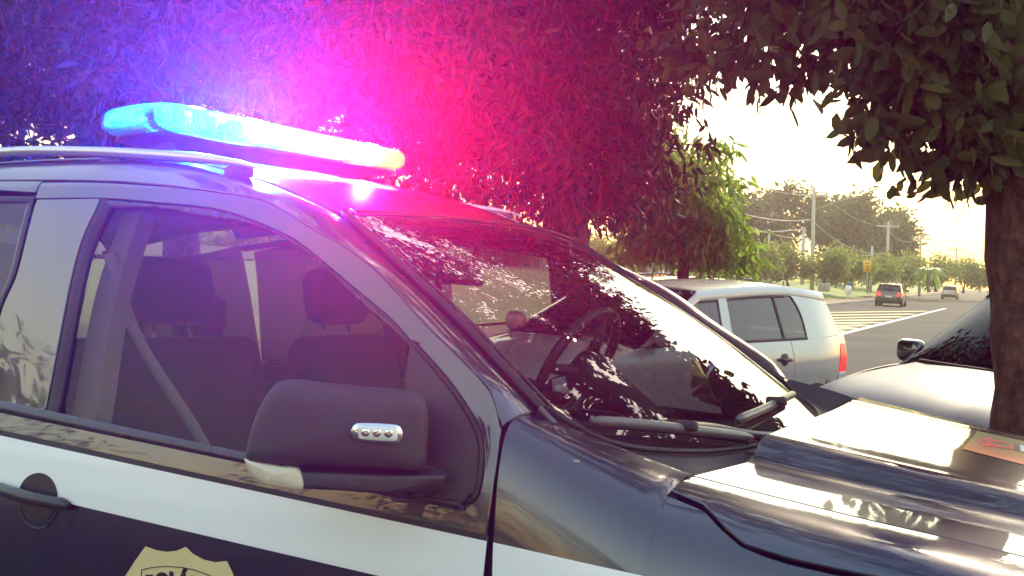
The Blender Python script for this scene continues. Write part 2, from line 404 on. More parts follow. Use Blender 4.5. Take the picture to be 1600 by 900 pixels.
for sg, pd in ((-1, doorN), (1, doorF)):
    sp_ = cr(SAILA, 40); b = MB(); b.tube([(x, sg*(Ysuv(x, z)+.001), z) for x, z in sp_], .0065, 8); b.build('sail_seal', M['rubber'], pd)
both('belt_moulding', lambda: sheet(MT, MBt, 50, 7, .003, smooth=False, bow=.009), M['trim'], PD, thick=.02)
ST = lambda x: 1.0215 - .0779*x
SB = lambda x: .9065 - .0649*x
both('white_stripe', lambda: sheet([(-.648, ST(-.648)), (.952, ST(.952))], [(-.650, SB(-.650)), (.944, SB(.944))], 60, 16, .0012), M['white_vinyl'], PD, thick=.0015, ch=.0004)
both('stripe_edge', lambda: sheet([(-.648, ST(-.648)+.013), (.955, ST(.955)+.010)], [(-.648, ST(-.648)+.0008), (.955, ST(.955)+.0008)], 60, 3, .0018), M['rubber'], PD, thick=.002, ch=.0005)
# inner door trim
both('door_trim', lambda: sheet([(-.6, .5), (.86, .5)], [(-.6, 1.10), (.86, .99)], 24, 6, -.07), M['dash'], PD, thick=.03)
# handle: cup, bar and lower scoop
def handle(side, par):
    c = hit(60, 776); s = 1 if side < 0 else -1
    cx, cz = c[0], c[2]
    ang = np.linspace(0, 2*math.pi, 40, endpoint=False)
    G = np.zeros((12, 41, 3))
    for i in range(12):
        r = i/11
        for j in range(41):
            t = 2*math.pi*j/40; x = cx + .075*r*math.cos(t); z = cz + .056*r*math.sin(t)
            G[i, j] = (x, s*-(Ysuv(x, z)+.0022-.0005*(1-r*r)), z)
    b = MB(); b.grid(G, flip=(s < 0)); b.build('handle_cup', M['ink'], par)
    h = MB(); P = []
    p0, p1 = hit(-8, 757), hit(114, 789)
    for t in np.linspace(0, 1, 14):
        x = p0[0]*(1-t)+p1[0]*t; z = p0[2]*(1-t)+p1[2]*t
        P.append((x, s*-(Ysuv(x, z)+.014+.014*math.sin(math.pi*min(1, max(0, t*1.1)))), z))
    h.tube(P, [.008]+[.0155]*12+[.010], 12); h.build('door_handle', M['trim'], par)
    r = MB(); P = []
    for t in np.linspace(math.pi*1.08, math.pi*1.92, 16):
        x = cx+.004+.072*math.cos(t); z = cz-.012+.062*math.sin(t); P.append((x, s*-(Ysuv(x, z)+.002), z))
    r.tube(P, .0022, 6); r.build('handle_scoop', M['trim'], par)
handle(-1, doorN); handle(1, doorF)

# ---- rear doors and quarters
MTr = [(-1.36, 1.20), (-1.0, 1.176), (-.657, 1.154)]; MBr = [(-1.36, 1.172), (-1.0, 1.147), (-.657, 1.125)]
def rear_top():
    g = [p for p in GAP if -1.37 < p[0] < -.63]; x = [p[0] for p in GAP]; z = [p[1] for p in GAP]
    xs = np.linspace(-1.38, -.626, 14); zo = np.interp(xs, x, z)-.0045; zi = np.interp(xs, [-1.4, -1.0, -.88, -.61], [1.72, 1.735, 1.73, 1.700])
    return sheet(list(zip(xs, zi)), list(zip(xs, zo)), 30, 5)
rdN, rdF = both('rear_door', lambda: sheet([(-1.30, .42), (-.662, .41)], MBr, 34, 18, smooth=False), M['paint'], (suv, suv))
RD = (rdN, rdF)
both('door_frame', rear_top, M['paint'], RD)
both('side_window', lambda: sheet([(-1.36, 1.18), (-1.0, 1.156), (-.657, 1.135)], [(-1.30, 1.66), (-1.0, 1.685), (-.622, 1.672)], 30, 18, -.008), M['dark_glass'], RD, thick=.003, ch=.0008)
both('window_seal', lambda: sheet([(-1.38, 1.688), (-1.0, 1.706), (-.88, 1.708), (-.622, 1.690)], [(-1.36, 1.664), (-1.0, 1.688), (-.88, 1.690), (-.628, 1.674)], 30, 4, -.003, bow=.003), M['rubber'], RD)
both('window_trim', lambda: sheet([(-.652, 1.14), (-.643, 1.371), (-.613, 1.48), (-.620, 1.68)], [(-.668, 1.14), (-.66, 1.371), (-.631, 1.48), (-.640, 1.668)], 24, 4, .0, bow=.003), M['trim'], RD, thick=.02)
both('belt_moulding', lambda: sheet(MTr, MBr, 20, 7, .003, smooth=False, bow=.009), M['trim'], RD, thick=.02)
both('white_stripe', lambda: sheet([(-1.36, ST(-1.36)), (-.66, ST(-.66))], [(-1.33, SB(-1.33)), (-.66, SB(-.66))], 30, 12, .0012), M['white_vinyl'], RD, thick=.0015, ch=.0004)
both('rear_quarter', lambda: sheet([(-2.38, .5), (-1.31, .42)], [(-2.30, 1.20), (-1.365, 1.175)], 34, 18, smooth=False), M['paint'], (suv, suv))
both('quarter_window', lambda: sheet([(-2.15, 1.20), (-1.37, 1.18)], [(-2.0, 1.62), (-1.38, 1.688)], 20, 12, -.004), M['dark_glass'], (suv, suv), thick=.003)
both('rear_pillar', lambda: sheet([(-2.32, 1.19), (-2.18, 1.65)], [(-2.12, 1.19), (-1.99, 1.64)], 20, 8, .0), M['paint'], (suv, suv))
both('side_sill', lambda: sheet([(-1.3, .28), (.98, .28)], [(-1.3, .41), (.90, .395)], 20, 6, .004), M['plastic'], (suv, suv))

# ---- windscreen
base = cr([(.981, -.779, 1.172), (1.085, -.705, 1.105), (1.18, -.5, 1.074), (1.225, -.25, 1.066), (1.237, 0, 1.07), (1.21, .3, 1.078), (1.135, .55, 1.09), (1.04, .705, 1.118), (.978, .779, 1.155)], 41)
topc = cr([(.338, -.588, 1.602), (.343, -.45, 1.611), (.338, -.15, 1.626), (.340, .1, 1.634), (.343, .3, 1.636), (.340, .45, 1.630), (.335, .588, 1.618)], 41)
edgeN = cr([(.981, -.779, 1.172), (.847, -.736, 1.268), (.74, -.702, 1.342), (.565, -.651, 1.455), (.338, -.588, 1.602)], 29)
edgeF = edgeN*np.array([1, -1, 1]); edgeF = edgeF + (np.linspace(0, 1, 29)[:, None])*(topc[-1]-edgeF[-1]) + (1-np.linspace(0, 1, 29)[:, None])*(base[-1]-edgeF[0])
def coons(bot, top, left, right, bulge=None):
    n, m = len(bot), len(left); G = np.zeros((n, m, 3))
    for i in range(n):
        s = i/(n-1)
        for j in range(m):
            t = j/(m-1)
            G[i, j] = (1-t)*bot[i]+t*top[i]+(1-s)*left[j]+s*right[j]-((1-s)*(1-t)*bot[0]+s*(1-t)*bot[-1]+(1-s)*t*top[0]+s*t*top[-1])
            if bulge is not None: G[i, j] += np.array(bulge)*math.sin(math.pi*t)*(1-(2*s-1)**4)
    return G
WS = coons(base, topc, edgeN, edgeF, (.016, 0, .026))
wscr = skin('windscreen', WS, M['windscreen'], suv, out=(.5, 0, .8), thick=.004, ch=.001)
# black printed band round the glass, under its surface
def frit():
    b = MB(); W = WS + np.array([-.004, 0, -.006])
    n, m = W.shape[:2]
    fr_ = [0, .012, .03]
    def lerp_i(G, s):
        k = s*(G.shape[0]-1); i = int(min(k, G.shape[0]-2)); return G[i]*(1-(k-i)) + G[i+1]*(k-i)
    b.grid(np.array([lerp_i(W, s) for s in (0, .012, .026)]))
    b.grid(np.array([lerp_i(W, s) for s in (1, .988, .974)]))
    Wt = W.transpose(1, 0, 2)
    b.grid(np.array([lerp_i(Wt, s) for s in (1, .98, .955)]))
    b.grid(np.array([lerp_i(Wt, s) for s in (0, .03, .07)]))
    b.build('black_band', M['black'], wscr)
frit()
# ---- roof, pillar strips, rails
RX = [-2.25, -1.8, -1.2, -.6, -.2, .05, .2, .34]; RZ = [1.82, 1.868, 1.878, 1.850, 1.806, 1.746, 1.692, 1.634]
def roof_pt(x, y):
    z = np.interp(x, np.linspace(-2.25, .34, 200), RZS)
    f = .03 + .004*S((-x)/.5)
    rib = .004*(S((abs(y)-.16)/.03)-S((abs(y)-.36)/.03))*S((.05-x)/.25)
    return np.array([x, y, z - f*(y/.59)**2 + .008*y/.59*S((x+.6)/.9) + rib])
RZS = np.interp(np.linspace(-2.25, .34, 200), *cr(list(zip(RX, RZ)), 200).T)
RG = np.zeros((60, 49, 3))
for i, t in enumerate(np.linspace(0, 1, 60)):
    for j, y in enumerate(np.linspace(-.598, .598, 49)):
        xe = np.interp(y, topc[:, 1], topc[:, 0]); x = -2.25 + (xe-.006+2.25)*t
        RG[i, j] = roof_pt(x, y)
roof = skin('roof', RG, M['paint'], suv, out=(0, 0, 1), thick=.02)
lin = MB(); lin.grid(RG - np.array([0, 0, .035])); lin.build('headliner', M['headliner'], suv)
def pillar_strip():
    o = cr(GAP, 90); inn = []
    xs = o[:, 0]; P = np.zeros((90, 9, 3))
    edge = np.vstack([[roof_pt(x, -.600) + np.array([0, 0, -.003]) for x in np.linspace(-2.2, .30, 40)], (edgeN[::-1][1:] + np.array([-.004, -.020, -.004]))])
    L = np.r_[0, np.cumsum(np.linalg.norm(np.diff(edge, axis=0), axis=1))]
    # match by x so that cross lines stay short
    ex = edge[:, 0]
    for i in range(90):
        q = np.array([np.interp(xs[i]*(.977-.0)/.956 if xs[i] > .3 else xs[i], ex, edge[:, k]) for k in range(3)])
        p = np.array([o[i, 0], -Ysuv(o[i, 0], o[i, 1]), o[i, 1]])
        for j in range(9):
            t = j/8; b = math.sin(math.pi*t)*np.interp(xs[i], [-2, 0, .4, .956], [.016, .016, .012, .010])
            P[i, j] = p*(1-t)+q*t + b*np.array([.25, -.6, .75])
    return P
PS = pillar_strip()
both('roof_side', lambda: PS, M['paint'], (suv, suv))
# windscreen edge seals
for sgn, E in ((1, edgeN), (-1, edgeF)):
    G = np.zeros((29, 5, 3))
    for i in range(29):
        for j in range(5):
            t = j/4; G[i, j] = E[i] + np.array([.004, -sgn*(.024-.030*t), .003+.007*math.sin(math.pi*t)])
    skin('pillar_seal', G, M['rubber'], suv, out=(.3, 0, .8), thick=.012)
    b = MB(); b.tube(E + np.array([.008, sgn*.004, .010]), .0022, 6); b.build('seal_lip', M['trim'], suv)
tb = MB(); tb.tube(topc + np.array([.002, 0, .004]), .0035, 6); tb.build('roof_seal', M['rubber'], suv)
def rail(sgn):
    ctr = cr([(-2.05, 1.835), (-1.5, 1.862), (-.95, 1.856), (-.555, 1.823), (-.25, 1.785), (-.06, 1.757), (.04, 1.738), (.10, 1.722)], 40); G = np.zeros((40, 13, 3))
    for i, (x, z) in enumerate(ctr):
        t = i/39; h = min(1, t*14, ((1-t)*9)**.7)
        for j in range(13):
            a = 2*math.pi*j/12
            G[i, j] = (x, sgn*(-.640 + .019*math.cos(a)*(.4+.6*h)), z + (.004+.0105*h)*math.copysign(abs(math.sin(a))**.7, math.sin(a)))
    b = MB(); b.grid(G, flip=sgn > 0); b.add([G[0].mean(0)]+list(G[0][:12]), [(0, 1+i, 1+(i+1) % 12) for i in range(12)])
    b.add([G[-1].mean(0)]+list(G[-1][:12]), [(0, 1+(i+1) % 12, 1+i) for i in range(12)])
    rl = b.build('roof_rail', M['alu'], suv)
    for x in (-1.95, -1.2, -.45, .03):
        q = MB(); z = np.interp(x, ctr[:, 0], ctr[:, 1]); q.box((x, sgn*-.635, z-.022), (.09, .03, .035), bev=.012); q.build('rail_foot', M['plastic'], rl)
rail(1); rail(-1)

# ---- hood
def crease(x, far=False):
    z = np.interp(x, CX, CZ); y = np.interp(x, CX, CYI)
    if far: z = z + np.interp(x, [.98, 1.24, 1.68, 2.2, 2.36], [.0, .056, .036, .01, 0])
    return np.array([x, y if far else -y, z])
NX, NY = 60, 65
HG = np.zeros((NX, NY, 3))
for i in range(NX):
    w = i/(NX-1); xn = 1.254 + (2.30-1.254)*w
    a, b = crease(xn), crease(xn-.015*(1-w), True)
    for j in range(NY):
        s = j/(NY-1); e = 2*s-1
        p = a*(1-s)+b*s
        y = abs(p[1])
        p[0] += (.062*(1-w) + .11*w)*(1-e*e)
        near_z, far_z = a[2], b[2]
        top_z = near_z + .046*(1-.25*w) + .022*(p[1]+.42)/.84*(1-w)      # centre dome
        plat = near_z - .004*(.71-y) if p[1] < 0 else far_z - .004*(.71-y)
        k = S((.485-y)/.085)
        p[2] = plat*(1-k) + top_z*k - .003*math.exp(-((y-.37)/.02)**2) + .006*(1-e*e)
        p[2] -= .02*S((abs(e)-.94)/.06)*0
        HG[i, j] = p
hood = skin('hood', HG, M['paint'], suv, out=(.1, 0, 1), thick=.02, ch=.004)
gapF = [tuple(hit(u, v, Yf)[[0, 2]]) for u, v in [(1098, 794), (1125, 824), (1162, 856), (1227, 877), (1302, 894)]]
gapF = [(1.2535, 1.040)] + gapF + [(gapF[-1][0]+.2, gapF[-1][1]-.018), (gapF[-1][0]+.45, gapF[-1][1]-.05), (2.34, .72)]
GPX = [p[0] for p in gapF]; GPZ = [p[1] for p in gapF]
def q_of(x, z):
    zt = np.interp(x, CX, CZ); return 2/math.pi*math.asin(min(1, max(0, (z-Z0)/(zt-Z0)))**(1/.92))
def gapz(x): return np.interp(x, GPX, GPZ)
st = np.concatenate([np.linspace(.966, 1.245, 12), np.linspace(1.252, 1.33, 14), np.linspace(1.36, 2.33, 26)])
def fender_grid():
    G = np.zeros((len(st), 26, 3))
    for i, x in enumerate(st):
        qm = 1.0 if x < 1.2515 else max(.0, q_of(x, gapz(x-.004)-.004))
        low = [(x, -np.interp(x, CX, CYO)*np.interp(zz, [.4, .76], [.985, 1]), zz) for zz in np.linspace(.42, Z0-.02, 6)]
        P = low + [fring(x, qm*k/19) for k in range(20)]
        G[i] = P
    return G
fN, fF = both('front_fender', fender_grid, M['paint'], (suv, suv), thick=.02)
def flank_grid():
    xs = st[12:]; G = np.zeros((len(xs), 18, 3))
    for i, x in enumerate(xs):
        q0 = min(.995, q_of(x+.004, gapz(x+.004)+.006))
        for k in range(18): G[i, k] = fring(x+.004, q0+(1-q0)*k/17) + np.array([0, .001*k/17, -.001*k/17])
    return G
FG = flank_grid()
skin('hood_flank', FG, M['paint'], hood, out=(0, -1, .6), thick=.02)
FG2 = FG*np.array([1, -1, 1]); lift = np.interp(FG2[:, :, 0], [1.24, 1.68, 2.2, 2.36], [.056, .036, .01, 0])*np.linspace(0, 1, 18)[None, :]
FG2[:, :, 2] += lift
skin('hood_flank', FG2, M['paint'], hood, out=(0, 1, .6), thick=.02)
both('fender_inner', lambda: np.array([[fring(x, q)*np.array([1, .965, .985]) for q in np.linspace(0, .96, 12)] for x in np.linspace(1.0, 2.3, 30)]), M['black'], (suv, suv), thick=.004)
# white stripe over the fender
def fstripe():
    xs = np.linspace(.966, 1.75, 30); G = np.zeros((30, 10, 3))
    for i, x in enumerate(xs):
        for j, z in enumerate(np.linspace(ST(.955)-.10*(x-.955), SB(.95)-.03*(x-.95), 10)):
            G[i, j] = (x, -(Yf(x, z)+.0014), z)
    return G
both('white_stripe', fstripe, M['white_vinyl'], (fN, fF), thick=.0015, ch=.0004)
# ---- cowl between glass and hood
fe = [yp(845, 640, -.797), yp(875, 672, -.778), yp(912, 692, -.762), yp(942, 707, -.75), yp(1012, 732, -.73), yp(1077, 747, -.714)]
hood_rear = HG[0][::4]
outer = cr(np.vstack([fe, hood_rear[1:-1] + np.array([-.006, 0, -.010]), [(1.235, .716, 1.105), (1.13, .745, 1.135), (1.0, .79, 1.16)]]), 61)
inner_c = cr(base, 61) + np.array([.004, 0, -.008])
CG = np.zeros((61, 7, 3))
for i in range(61):
    for j in range(7):
        t = j/6; CG[i, j] = inner_c[i]*(1-t) + outer[i]*t - np.array([0, 0, .018*math.sin(math.pi*t)*min(1, (i/8)**2, ((60-i)/8)**2)])
cowl = skin('cowl_panel', CG, M['plastic'], suv, out=(0, 0, 1), thick=.02)
b = MB(); b.tube(np.array(fe) + np.array([0, -.004, .004]), .0055, 8); b.build('cowl_seal', M['wiper'], cowl)
b = MB(); b.tube(cr(base, 40) + np.array([.006, 0, .000]), .006, 8); b.build('glass_seal', M['rubber'], cowl)
for k in range(9):        # air slots in the cowl
    i = 14 + k*4; p = CG[i, 4]; q = CG[i+2, 4]
    b = MB(); b.box((p+q)/2 + np.array([0, 0, .003]), (.035, .05, .006), bev=.002); b.build('cowl_slat', M['rubber'], cowl)
def hit_grid(G, u, v):
    """first point of grid G on the line of sight, with its normal"""
    o, d = CL, lray(u, v); n, m = G.shape[:2]
    A = np.concatenate([G[:-1, :-1].reshape(-1, 3), G[1:, 1:].reshape(-1, 3)]); B_ = np.concatenate([G[1:, :-1].reshape(-1, 3), G[:-1, 1:].reshape(-1, 3)]); C_ = np.concatenate([G[:-1, 1:].reshape(-1, 3), G[1:, :-1].reshape(-1, 3)])
    e1, e2 = B_-A, C_-A; h = np.cross(d, e2); a = (e1*h).sum(1); f = 1/np.where(abs(a) < 1e-12, 1e-12, a); s = o-A
    uu = f*(s*h).sum(1); q = np.cross(s, e1); vv = f*(q @ d); t = f*(e2*q).sum(1)
    ok = (uu > -.02) & (vv > -.02) & (uu+vv < 1.02) & (t > .3)
    if not ok.any(): return None
    k = np.where(ok)[0][np.argmin(t[ok])]
    nn = np.cross(e1[k], e2[k]); nn /= np.linalg.norm(nn)
    if nn @ d > 0: nn = -nn
    return o + t[k]*d, nn
def decal(name, poly, G, mat, parent, off=.0016, n=None):
    P = []
    for u, v in poly:
        h = hit_grid(G, u, v)
        if h is None: continue
        P.append(h[0] + h[1]*off); nn = h[1]
    return mesh_obj(name, P, [tuple(range(len(P)))], mat, parent, False)
# ---- wipers
def wiper(blade, arm, nm):
    w = empty(nm, parent=suv)
    P = [hit_grid(WS, u, v) for u, v in blade]; P = [p for p in P if p is not None]
    Bp = np.array([p[0] + p[1]*.012 for p in P]); Np = P[0][1]
    b = MB(); b.tube(cr(Bp, 14), .005, 6); b.build('wiper_rubber', M['rubber'], w)
    b = MB(); Q = cr(Bp + Np*.012, 20); b.tube(Q, [.006]+[.0105]*18+[.006], 8); b.build('wiper_blade', M['wiper'], w)
    m = Q[len(Q)//2] ; b = MB(); A = np.array([m + Np*.012] + [np.array(a) for a in arm]); b.tube(cr(A, 16), np.linspace(.006, .009, 16), 8); b.build('wiper_arm', M['wiper'], w)
    b = MB(); b.box(m + Np*.008, (.05, .022, .022), bev=.008); b.build('wiper_joint', M['rubber'], w)
    b = MB(); b.lathe([(0, .03), (.016, .028), (.02, .01), (.02, -.03)], A[-1]-np.array([0, 0, .01]), (0, 0, 1)); b.build('wiper_pivot', M['rubber'], w)
wiper([(914, 672), (975, 676), (1040, 682), (1110, 690), (1165, 697)], [yp(1115, 681, -.35)+np.array([0, 0, .02]), yp(1190, 690, -.2)+np.array([0, 0, .015]), yp(1262, 676, .02)], 'wiper')
wiper([(1143, 668), (1175, 655), (1205, 640), (1232, 626)], [yp(1205, 655, .3)+np.array([0, 0, .02]), yp(1250, 668, .33)], 'wiper')
# ---- outside mirrors
def blob_outline(name, poly, P1, P2, rings, mat, parent, mirror=False, center=None):
    """solid from an outline: the outline lies in the upright plane through P1, P2; rings = (scale, depth) from face centre to back"""
    P1, P2 = np.array(P1), np.array(P2); e = P2-P1; e[2] = 0; e /= np.linalg.norm(e)
    nrm = np.cross(e, [0, 0, 1]); 
    if nrm @ (CL-P1) < 0: nrm = -nrm
    pts = []
    for u, v in poly:
        d = lray(u, v); t = ((P1-CL) @ nrm)/(d @ nrm); pts.append(CL+t*d)
    pts = cr(pts + [pts[0]], 49)[:-1]; c = pts.mean(0) if center is None else center
    V, Fc = [], []
    k = len(pts)
    for s, dep, up in rings:
        for p in pts: V.append(c + (p-c)*s + nrm*dep + np.array([0, 0, up]))
    for r in range(len(rings)-1):
        for i in range(k): Fc.append((r*k+i, r*k+(i+1) % k, (r+1)*k+(i+1) % k, (r+1)*k+i))
    Fc += [tuple(range(k))[::-1], tuple((len(rings)-1)*k+i for i in range(k))]
    V = np.array(V)
    vol = sum(np.dot(V[f[0]]-c, np.cross(V[f[1]]-c, V[f[2]]-c)) for f in Fc[:k*(len(rings)-1)])
    if vol < 0: Fc = [f[::-1] for f in Fc]
    if mirror: V = V*np.array([1, -1, 1]); Fc = [f[::-1] for f in Fc]
    return mesh_obj(name, V, Fc, mat, parent), nrm, c
lamp_white = pbr('turn_lamp_inner', (.62, .56, .40), .25, var=.15, scale=60, coat=.6)
led_white = pbr('led_lens', (.80, .78, .68), .2, var=.12, scale=120, coat=1)
PM1, PM2 = yp(670, 680, -.985), yp(384, 690, -1.19)
def mirror(mir):
    m = empty('side_mirror', parent=suv); kw = dict(mirror=mir)
    cap = [(381, 722), (385, 694), (396, 658), (410, 628), (428, 606), (452, 601), (500, 606), (560, 612), (620, 617), (655, 620), (668, 632), (671, 670), (669, 705), (664, 736), (600, 734), (520, 730), (450, 727)]
    rings = [(.02, .022, 0), (.35, .021, 0), (.65, .018, 0), (.85, .0125, 0), (.93, .008, 0), (.975, .001, 0), (.992, -.008, .001), (.995, -.02, .003), (.985, -.05, .008), (.95, -.085, .010), (.86, -.12, .006), (.70, -.135, 0), (.1, -.138, 0)]
    o, nrm, c = blob_outline('mirror_cap', cap, PM1, PM2, rings, M['plastic'], m, **kw)
    low = [(384, 729), (450, 735), (520, 738), (600, 742), (664, 742), (700, 742), (706, 747), (690, 756), (640, 769), (590, 771), (530, 767), (470, 764), (430, 760), (404, 750), (390, 740)]
    blob_outline('mirror_base', low, PM1, PM2, [(.05, .006, 0), (.7, .006, 0), (.94, .003, 0), (.99, -.006, 0), (.98, -.04, .003), (.92, -.09, .006), (.7, -.115, .01), (.1, -.115, .01)], M['plastic'], m, **kw)
    tl = [(382, 716), (400, 721), (440, 728), (468, 733), (474, 763), (445, 762), (415, 756), (396, 745), (386, 731)]
    blob_outline('turn_lamp', tl, PM1, PM2, [(.05, .014, 0), (.8, .013, 0), (.95, .010, 0), (1.0, .004, 0), (1.0, -.03, 0), (.6, -.05, 0)], lamp_white, m, **kw)
    s = np.array([1, -1 if mir else 1, 1])
    b = MB(); A = np.array([yp(650, 756, -.985), yp(690, 760, -.95), (.86, -.90, 1.025)]) - nrm*np.array([.05, .05, 0]); b.tube(cr(A, 10)*s, np.linspace(.028, .034, 10), 12); b.build('mirror_arm', M['plastic'], m)
    # mirror glass on the rear face
    g = MB(); q = c - nrm*.137; e = PM2-PM1; e[2] = 0; e /= np.linalg.norm(e)
    g.box(q*s, (.20, .004, .13), np.stack([e*s, nrm*s, (0, 0, 1)], 1)); g.build('mirror_glass', M['chrome'], m)
    if not mir:
        pl = [(546, 673), (552, 661), (565, 658), (612, 660), (624, 664), (629, 676), (625, 688), (610, 692), (566, 688), (552, 685)]
        off = [(.05, .030, 0), (.9, .030, 0), (.97, .028, 0), (1, .024, 0), (1, .010, 0)]
        blob_outline('strobe_plate', pl, PM1, PM2, off, M['chrome'], m)
        ln = [(558, 666), (564, 663), (610, 665), (619, 668), (620, 682), (612, 687), (566, 684), (559, 680)]
        blob_outline('strobe_lens', ln, PM1, PM2, [(.05, .039, 0), (.8, .0385, 0), (.95, .036, 0), (1, .031, 0), (1, .026, 0)], led_white, m)
        for k in range(3):
            u = 571+18*k; h = yp(u, 675.5+k*.7, 0); d = lray(u, 675.5+k*.7); t = ((PM1+nrm*.0395-CL) @ nrm)/(d @ nrm); p = CL+t*d
            b = MB(); b.lathe([(.0002, .0005), (.005, .0012), (.0075, .0), (.008, -.004)], p, nrm, 14); b.build('strobe_bulb', M['chrome'], m)
        for u, v in ((551, 673), (625, 679)):
            d = lray(u, v); t = ((PM1+nrm*.031-CL) @ nrm)/(d @ nrm)
            b = MB(); b.lathe([(.0001, .002), (.003, .0015), (.0035, -.003)], CL+t*d, nrm, 10); b.build('screw', M['alu'], m)
mirror(False); mirror(True)

# ---- light bar on the roof
lb = empty('light_bar', parent=suv)
E0, E1 = yp(203, 188, -.60), yp(592, 258, .60)
ax = E1-E0; LBL = np.linalg.norm(ax); ax /= LBL
fx = np.array([1., 0, 0]); fx -= ax*(fx @ ax); fx /= np.linalg.norm(fx); uz = np.cross(ax, fx)
if uz[2] < 0: uz = -uz
def bar_pt(s, a, b): return E0 + ax*(s*LBL) + fx*a + uz*b
def loft(name, s0, s1, hw, h0, h1, mat, parent, round0=False, round1=False, n=26, pw=3.2):
    G = np.zeros((n, 29, 3))
    for i in range(n):
        s = s0+(s1-s0)*i/(n-1); k = 1.
        if round0: k = min(k, (1-(1-min(1, (s-s0)/.085))**2)**.5)
        if round1: k = min(k, (1-(1-min(1, (s1-s)/.085))**2)**.5)
        k = max(k, .02)
        for j in range(29):
            t = 2*math.pi*j/28; c, q = math.cos(t), math.sin(t)
            a = hw*(.35+.65*k)*math.copysign(abs(c)**(2/pw), c) if k > .02 else hw*.3*math.copysign(abs(c)**(2/pw), c)
            b = (h0+h1)/2 + (h1-h0)/2*(.25+.75*k)*math.copysign(abs(q)**(2/pw), q)
            G[i, j] = bar_pt(s, a, b)
    m = MB(); m.grid(G, flip=True)
    for e in (0, n-1):
        m.add([G[e].mean(0)]+list(G[e][:28]), [(0, 1+i, 1+(i+1) % 28) if e else (0, 1+(i+1) % 28, 1+i) for i in range(28)])
    return m.build(name, mat, parent)
def dome_mat(name, tint, dif, glow):
    m, N, L, B = nodes(name); N.remove(B); out = N['Material Output']
    tr = N.new('ShaderNodeBsdfTransparent'); tr.inputs[0].default_value = (*tint, 1)
    tl = N.new('ShaderNodeBsdfTranslucent'); tl.inputs[0].default_value = (*dif, 1)
    df = N.new('ShaderNodeBsdfDiffuse'); df.inputs[0].default_value = (*dif, 1)
    gl = N.new('ShaderNodeBsdfGlossy'); gl.inputs['Roughness'].default_value = .12
    fr = schlick(N, L, .02)
    tc = N.new('ShaderNodeTexCoord'); wv = N.new('ShaderNodeTexWave'); wv.inputs['Scale'].default_value = 22; wv.bands_direction = 'Y'
    L.new(tc.outputs['Object'], wv.inputs['Vector'])
    mr = N.new('ShaderNodeMapRange'); mr.inputs[3].default_value = .25; mr.inputs[4].default_value = .45; L.new(wv.outputs['Fac'], mr.inputs[0])
    em = N.new('ShaderNodeEmission'); em.inputs[0].default_value = (*dif, 1); em.inputs[1].default_value = glow
    a = N.new('ShaderNodeMixShader'); L.new(mr.outputs[0], a.inputs[0]); L.new(tr.outputs[0], a.inputs[1])
    ad = N.new('ShaderNodeAddShader'); L.new(tl.outputs[0], ad.inputs[0]); L.new(em.outputs[0], ad.inputs[1]); L.new(ad.outputs[0], a.inputs[2])
    b = N.new('ShaderNodeMixShader'); L.new(fr.outputs[0], b.inputs[0]); L.new(a.outputs[0], b.inputs[1]); L.new(gl.outputs[0], b.inputs[2])
    L.new(b.outputs[0], out.inputs[0]); return m
BLUE, RED = (.03, .22, 1.0), (1.0, .02, .06)
M['dome_blue'] = dome_mat('blue_dome', (.10, .45, 1), (.01, .20, 1), .55)
M['dome_red'] = dome_mat('red_dome', (1, .62, .22), (1, .30, .02), 1.2)
loft('bar_base', -.005, 1.005, .115, -.050, -.030, M['plastic'], lb, True, True, pw=5)
loft('blue_dome', -.02, .693, .15, -.036, .052, M['dome_blue'], lb, True, False)
loft('red_dome', .703, 1.02, .15, -.036, .052, M['dome_red'], lb, False, True)
loft('centre_joint', .691, .705, .153, -.04, .056, M['lens_clear'], lb)
em_b = emit('blue_led', (.55, .82, 1), 22); em_r = emit('red_led', (1, .60, .05), 5); off_b = pbr('led_unlit', (.30, .36, .45), .25, metal=.4)
mods = [(.08, off_b), (.17, off_b), (.28, off_b), (.37, em_b), (.45, em_b), (.53, em_b), (.61, em_b), (.67, em_b), (.74, em_r), (.82, em_r), (.90, em_r), (.965, em_r)]
for s, mm in mods:
    for a in (.085, -.085):
        b = MB(); b.box(bar_pt(s, a, .010), (.075, .030, .050), np.stack([ax, fx, uz], 1), bev=.008); b.build('led_module', mm, lb)
    b = MB(); b.box(bar_pt(s, 0, .0), (.07, .12, .020), np.stack([ax, fx, uz], 1), bev=.005); b.build('reflector', M['alu'], lb)
for s, sg in ((.06, 1), (.95, -1)):
    p = bar_pt(s, 0, -.055); b = MB()
    b.box(p + np.array([0, 0, -.03]), (.17, .05, .05), bev=.012); b.build('bar_foot', M['plastic'], lb)
# the lamps that are flashing
def lamp(name, s, h, col, power, aim, cone, blend=.8, rad=.025, a=0.):
    """one LED group: a directional lamp under the dome"""
    d = bpy.data.lights.new(name, 'SPOT'); d.energy = power; d.color = col; d.shadow_soft_size = rad; d.spot_size = math.radians(cone); d.spot_blend = blend
    o = bpy.data.objects.new(name, d); COL.objects.link(o); o.parent = lb; o.location = bar_pt(s, a, h)
    o.rotation_euler = Vector(aim).to_track_quat('-Z', 'Y').to_euler(); return o
CB, CR_ = (.015, .07, 1.0), (1.0, .002, .055)
lamp('blue_lamp', .14, .050, CB, LAMP_B*.4, (.25, -.97, -.05), 138, .6, a=.09)      # groups that flash to the right side
lamp('blue_lamp', .34, .050, CB, LAMP_B*1.6, (.25, -.97, -.05), 138, .6, a=.09)
lamp('red_lamp', .86, .052, CR_, LAMP_R, (.25, -.97, -.05), 138, .6, a=.09)
lamp('blue_lamp', .36, .047, CB, LEAF_B, (-.95, .30, .22), 98, 1)   # groups that flash to the rear left and left
lamp('red_lamp', .88, .047, CR_, LEAF_R, (-.60, .80, .26), 68, 1)

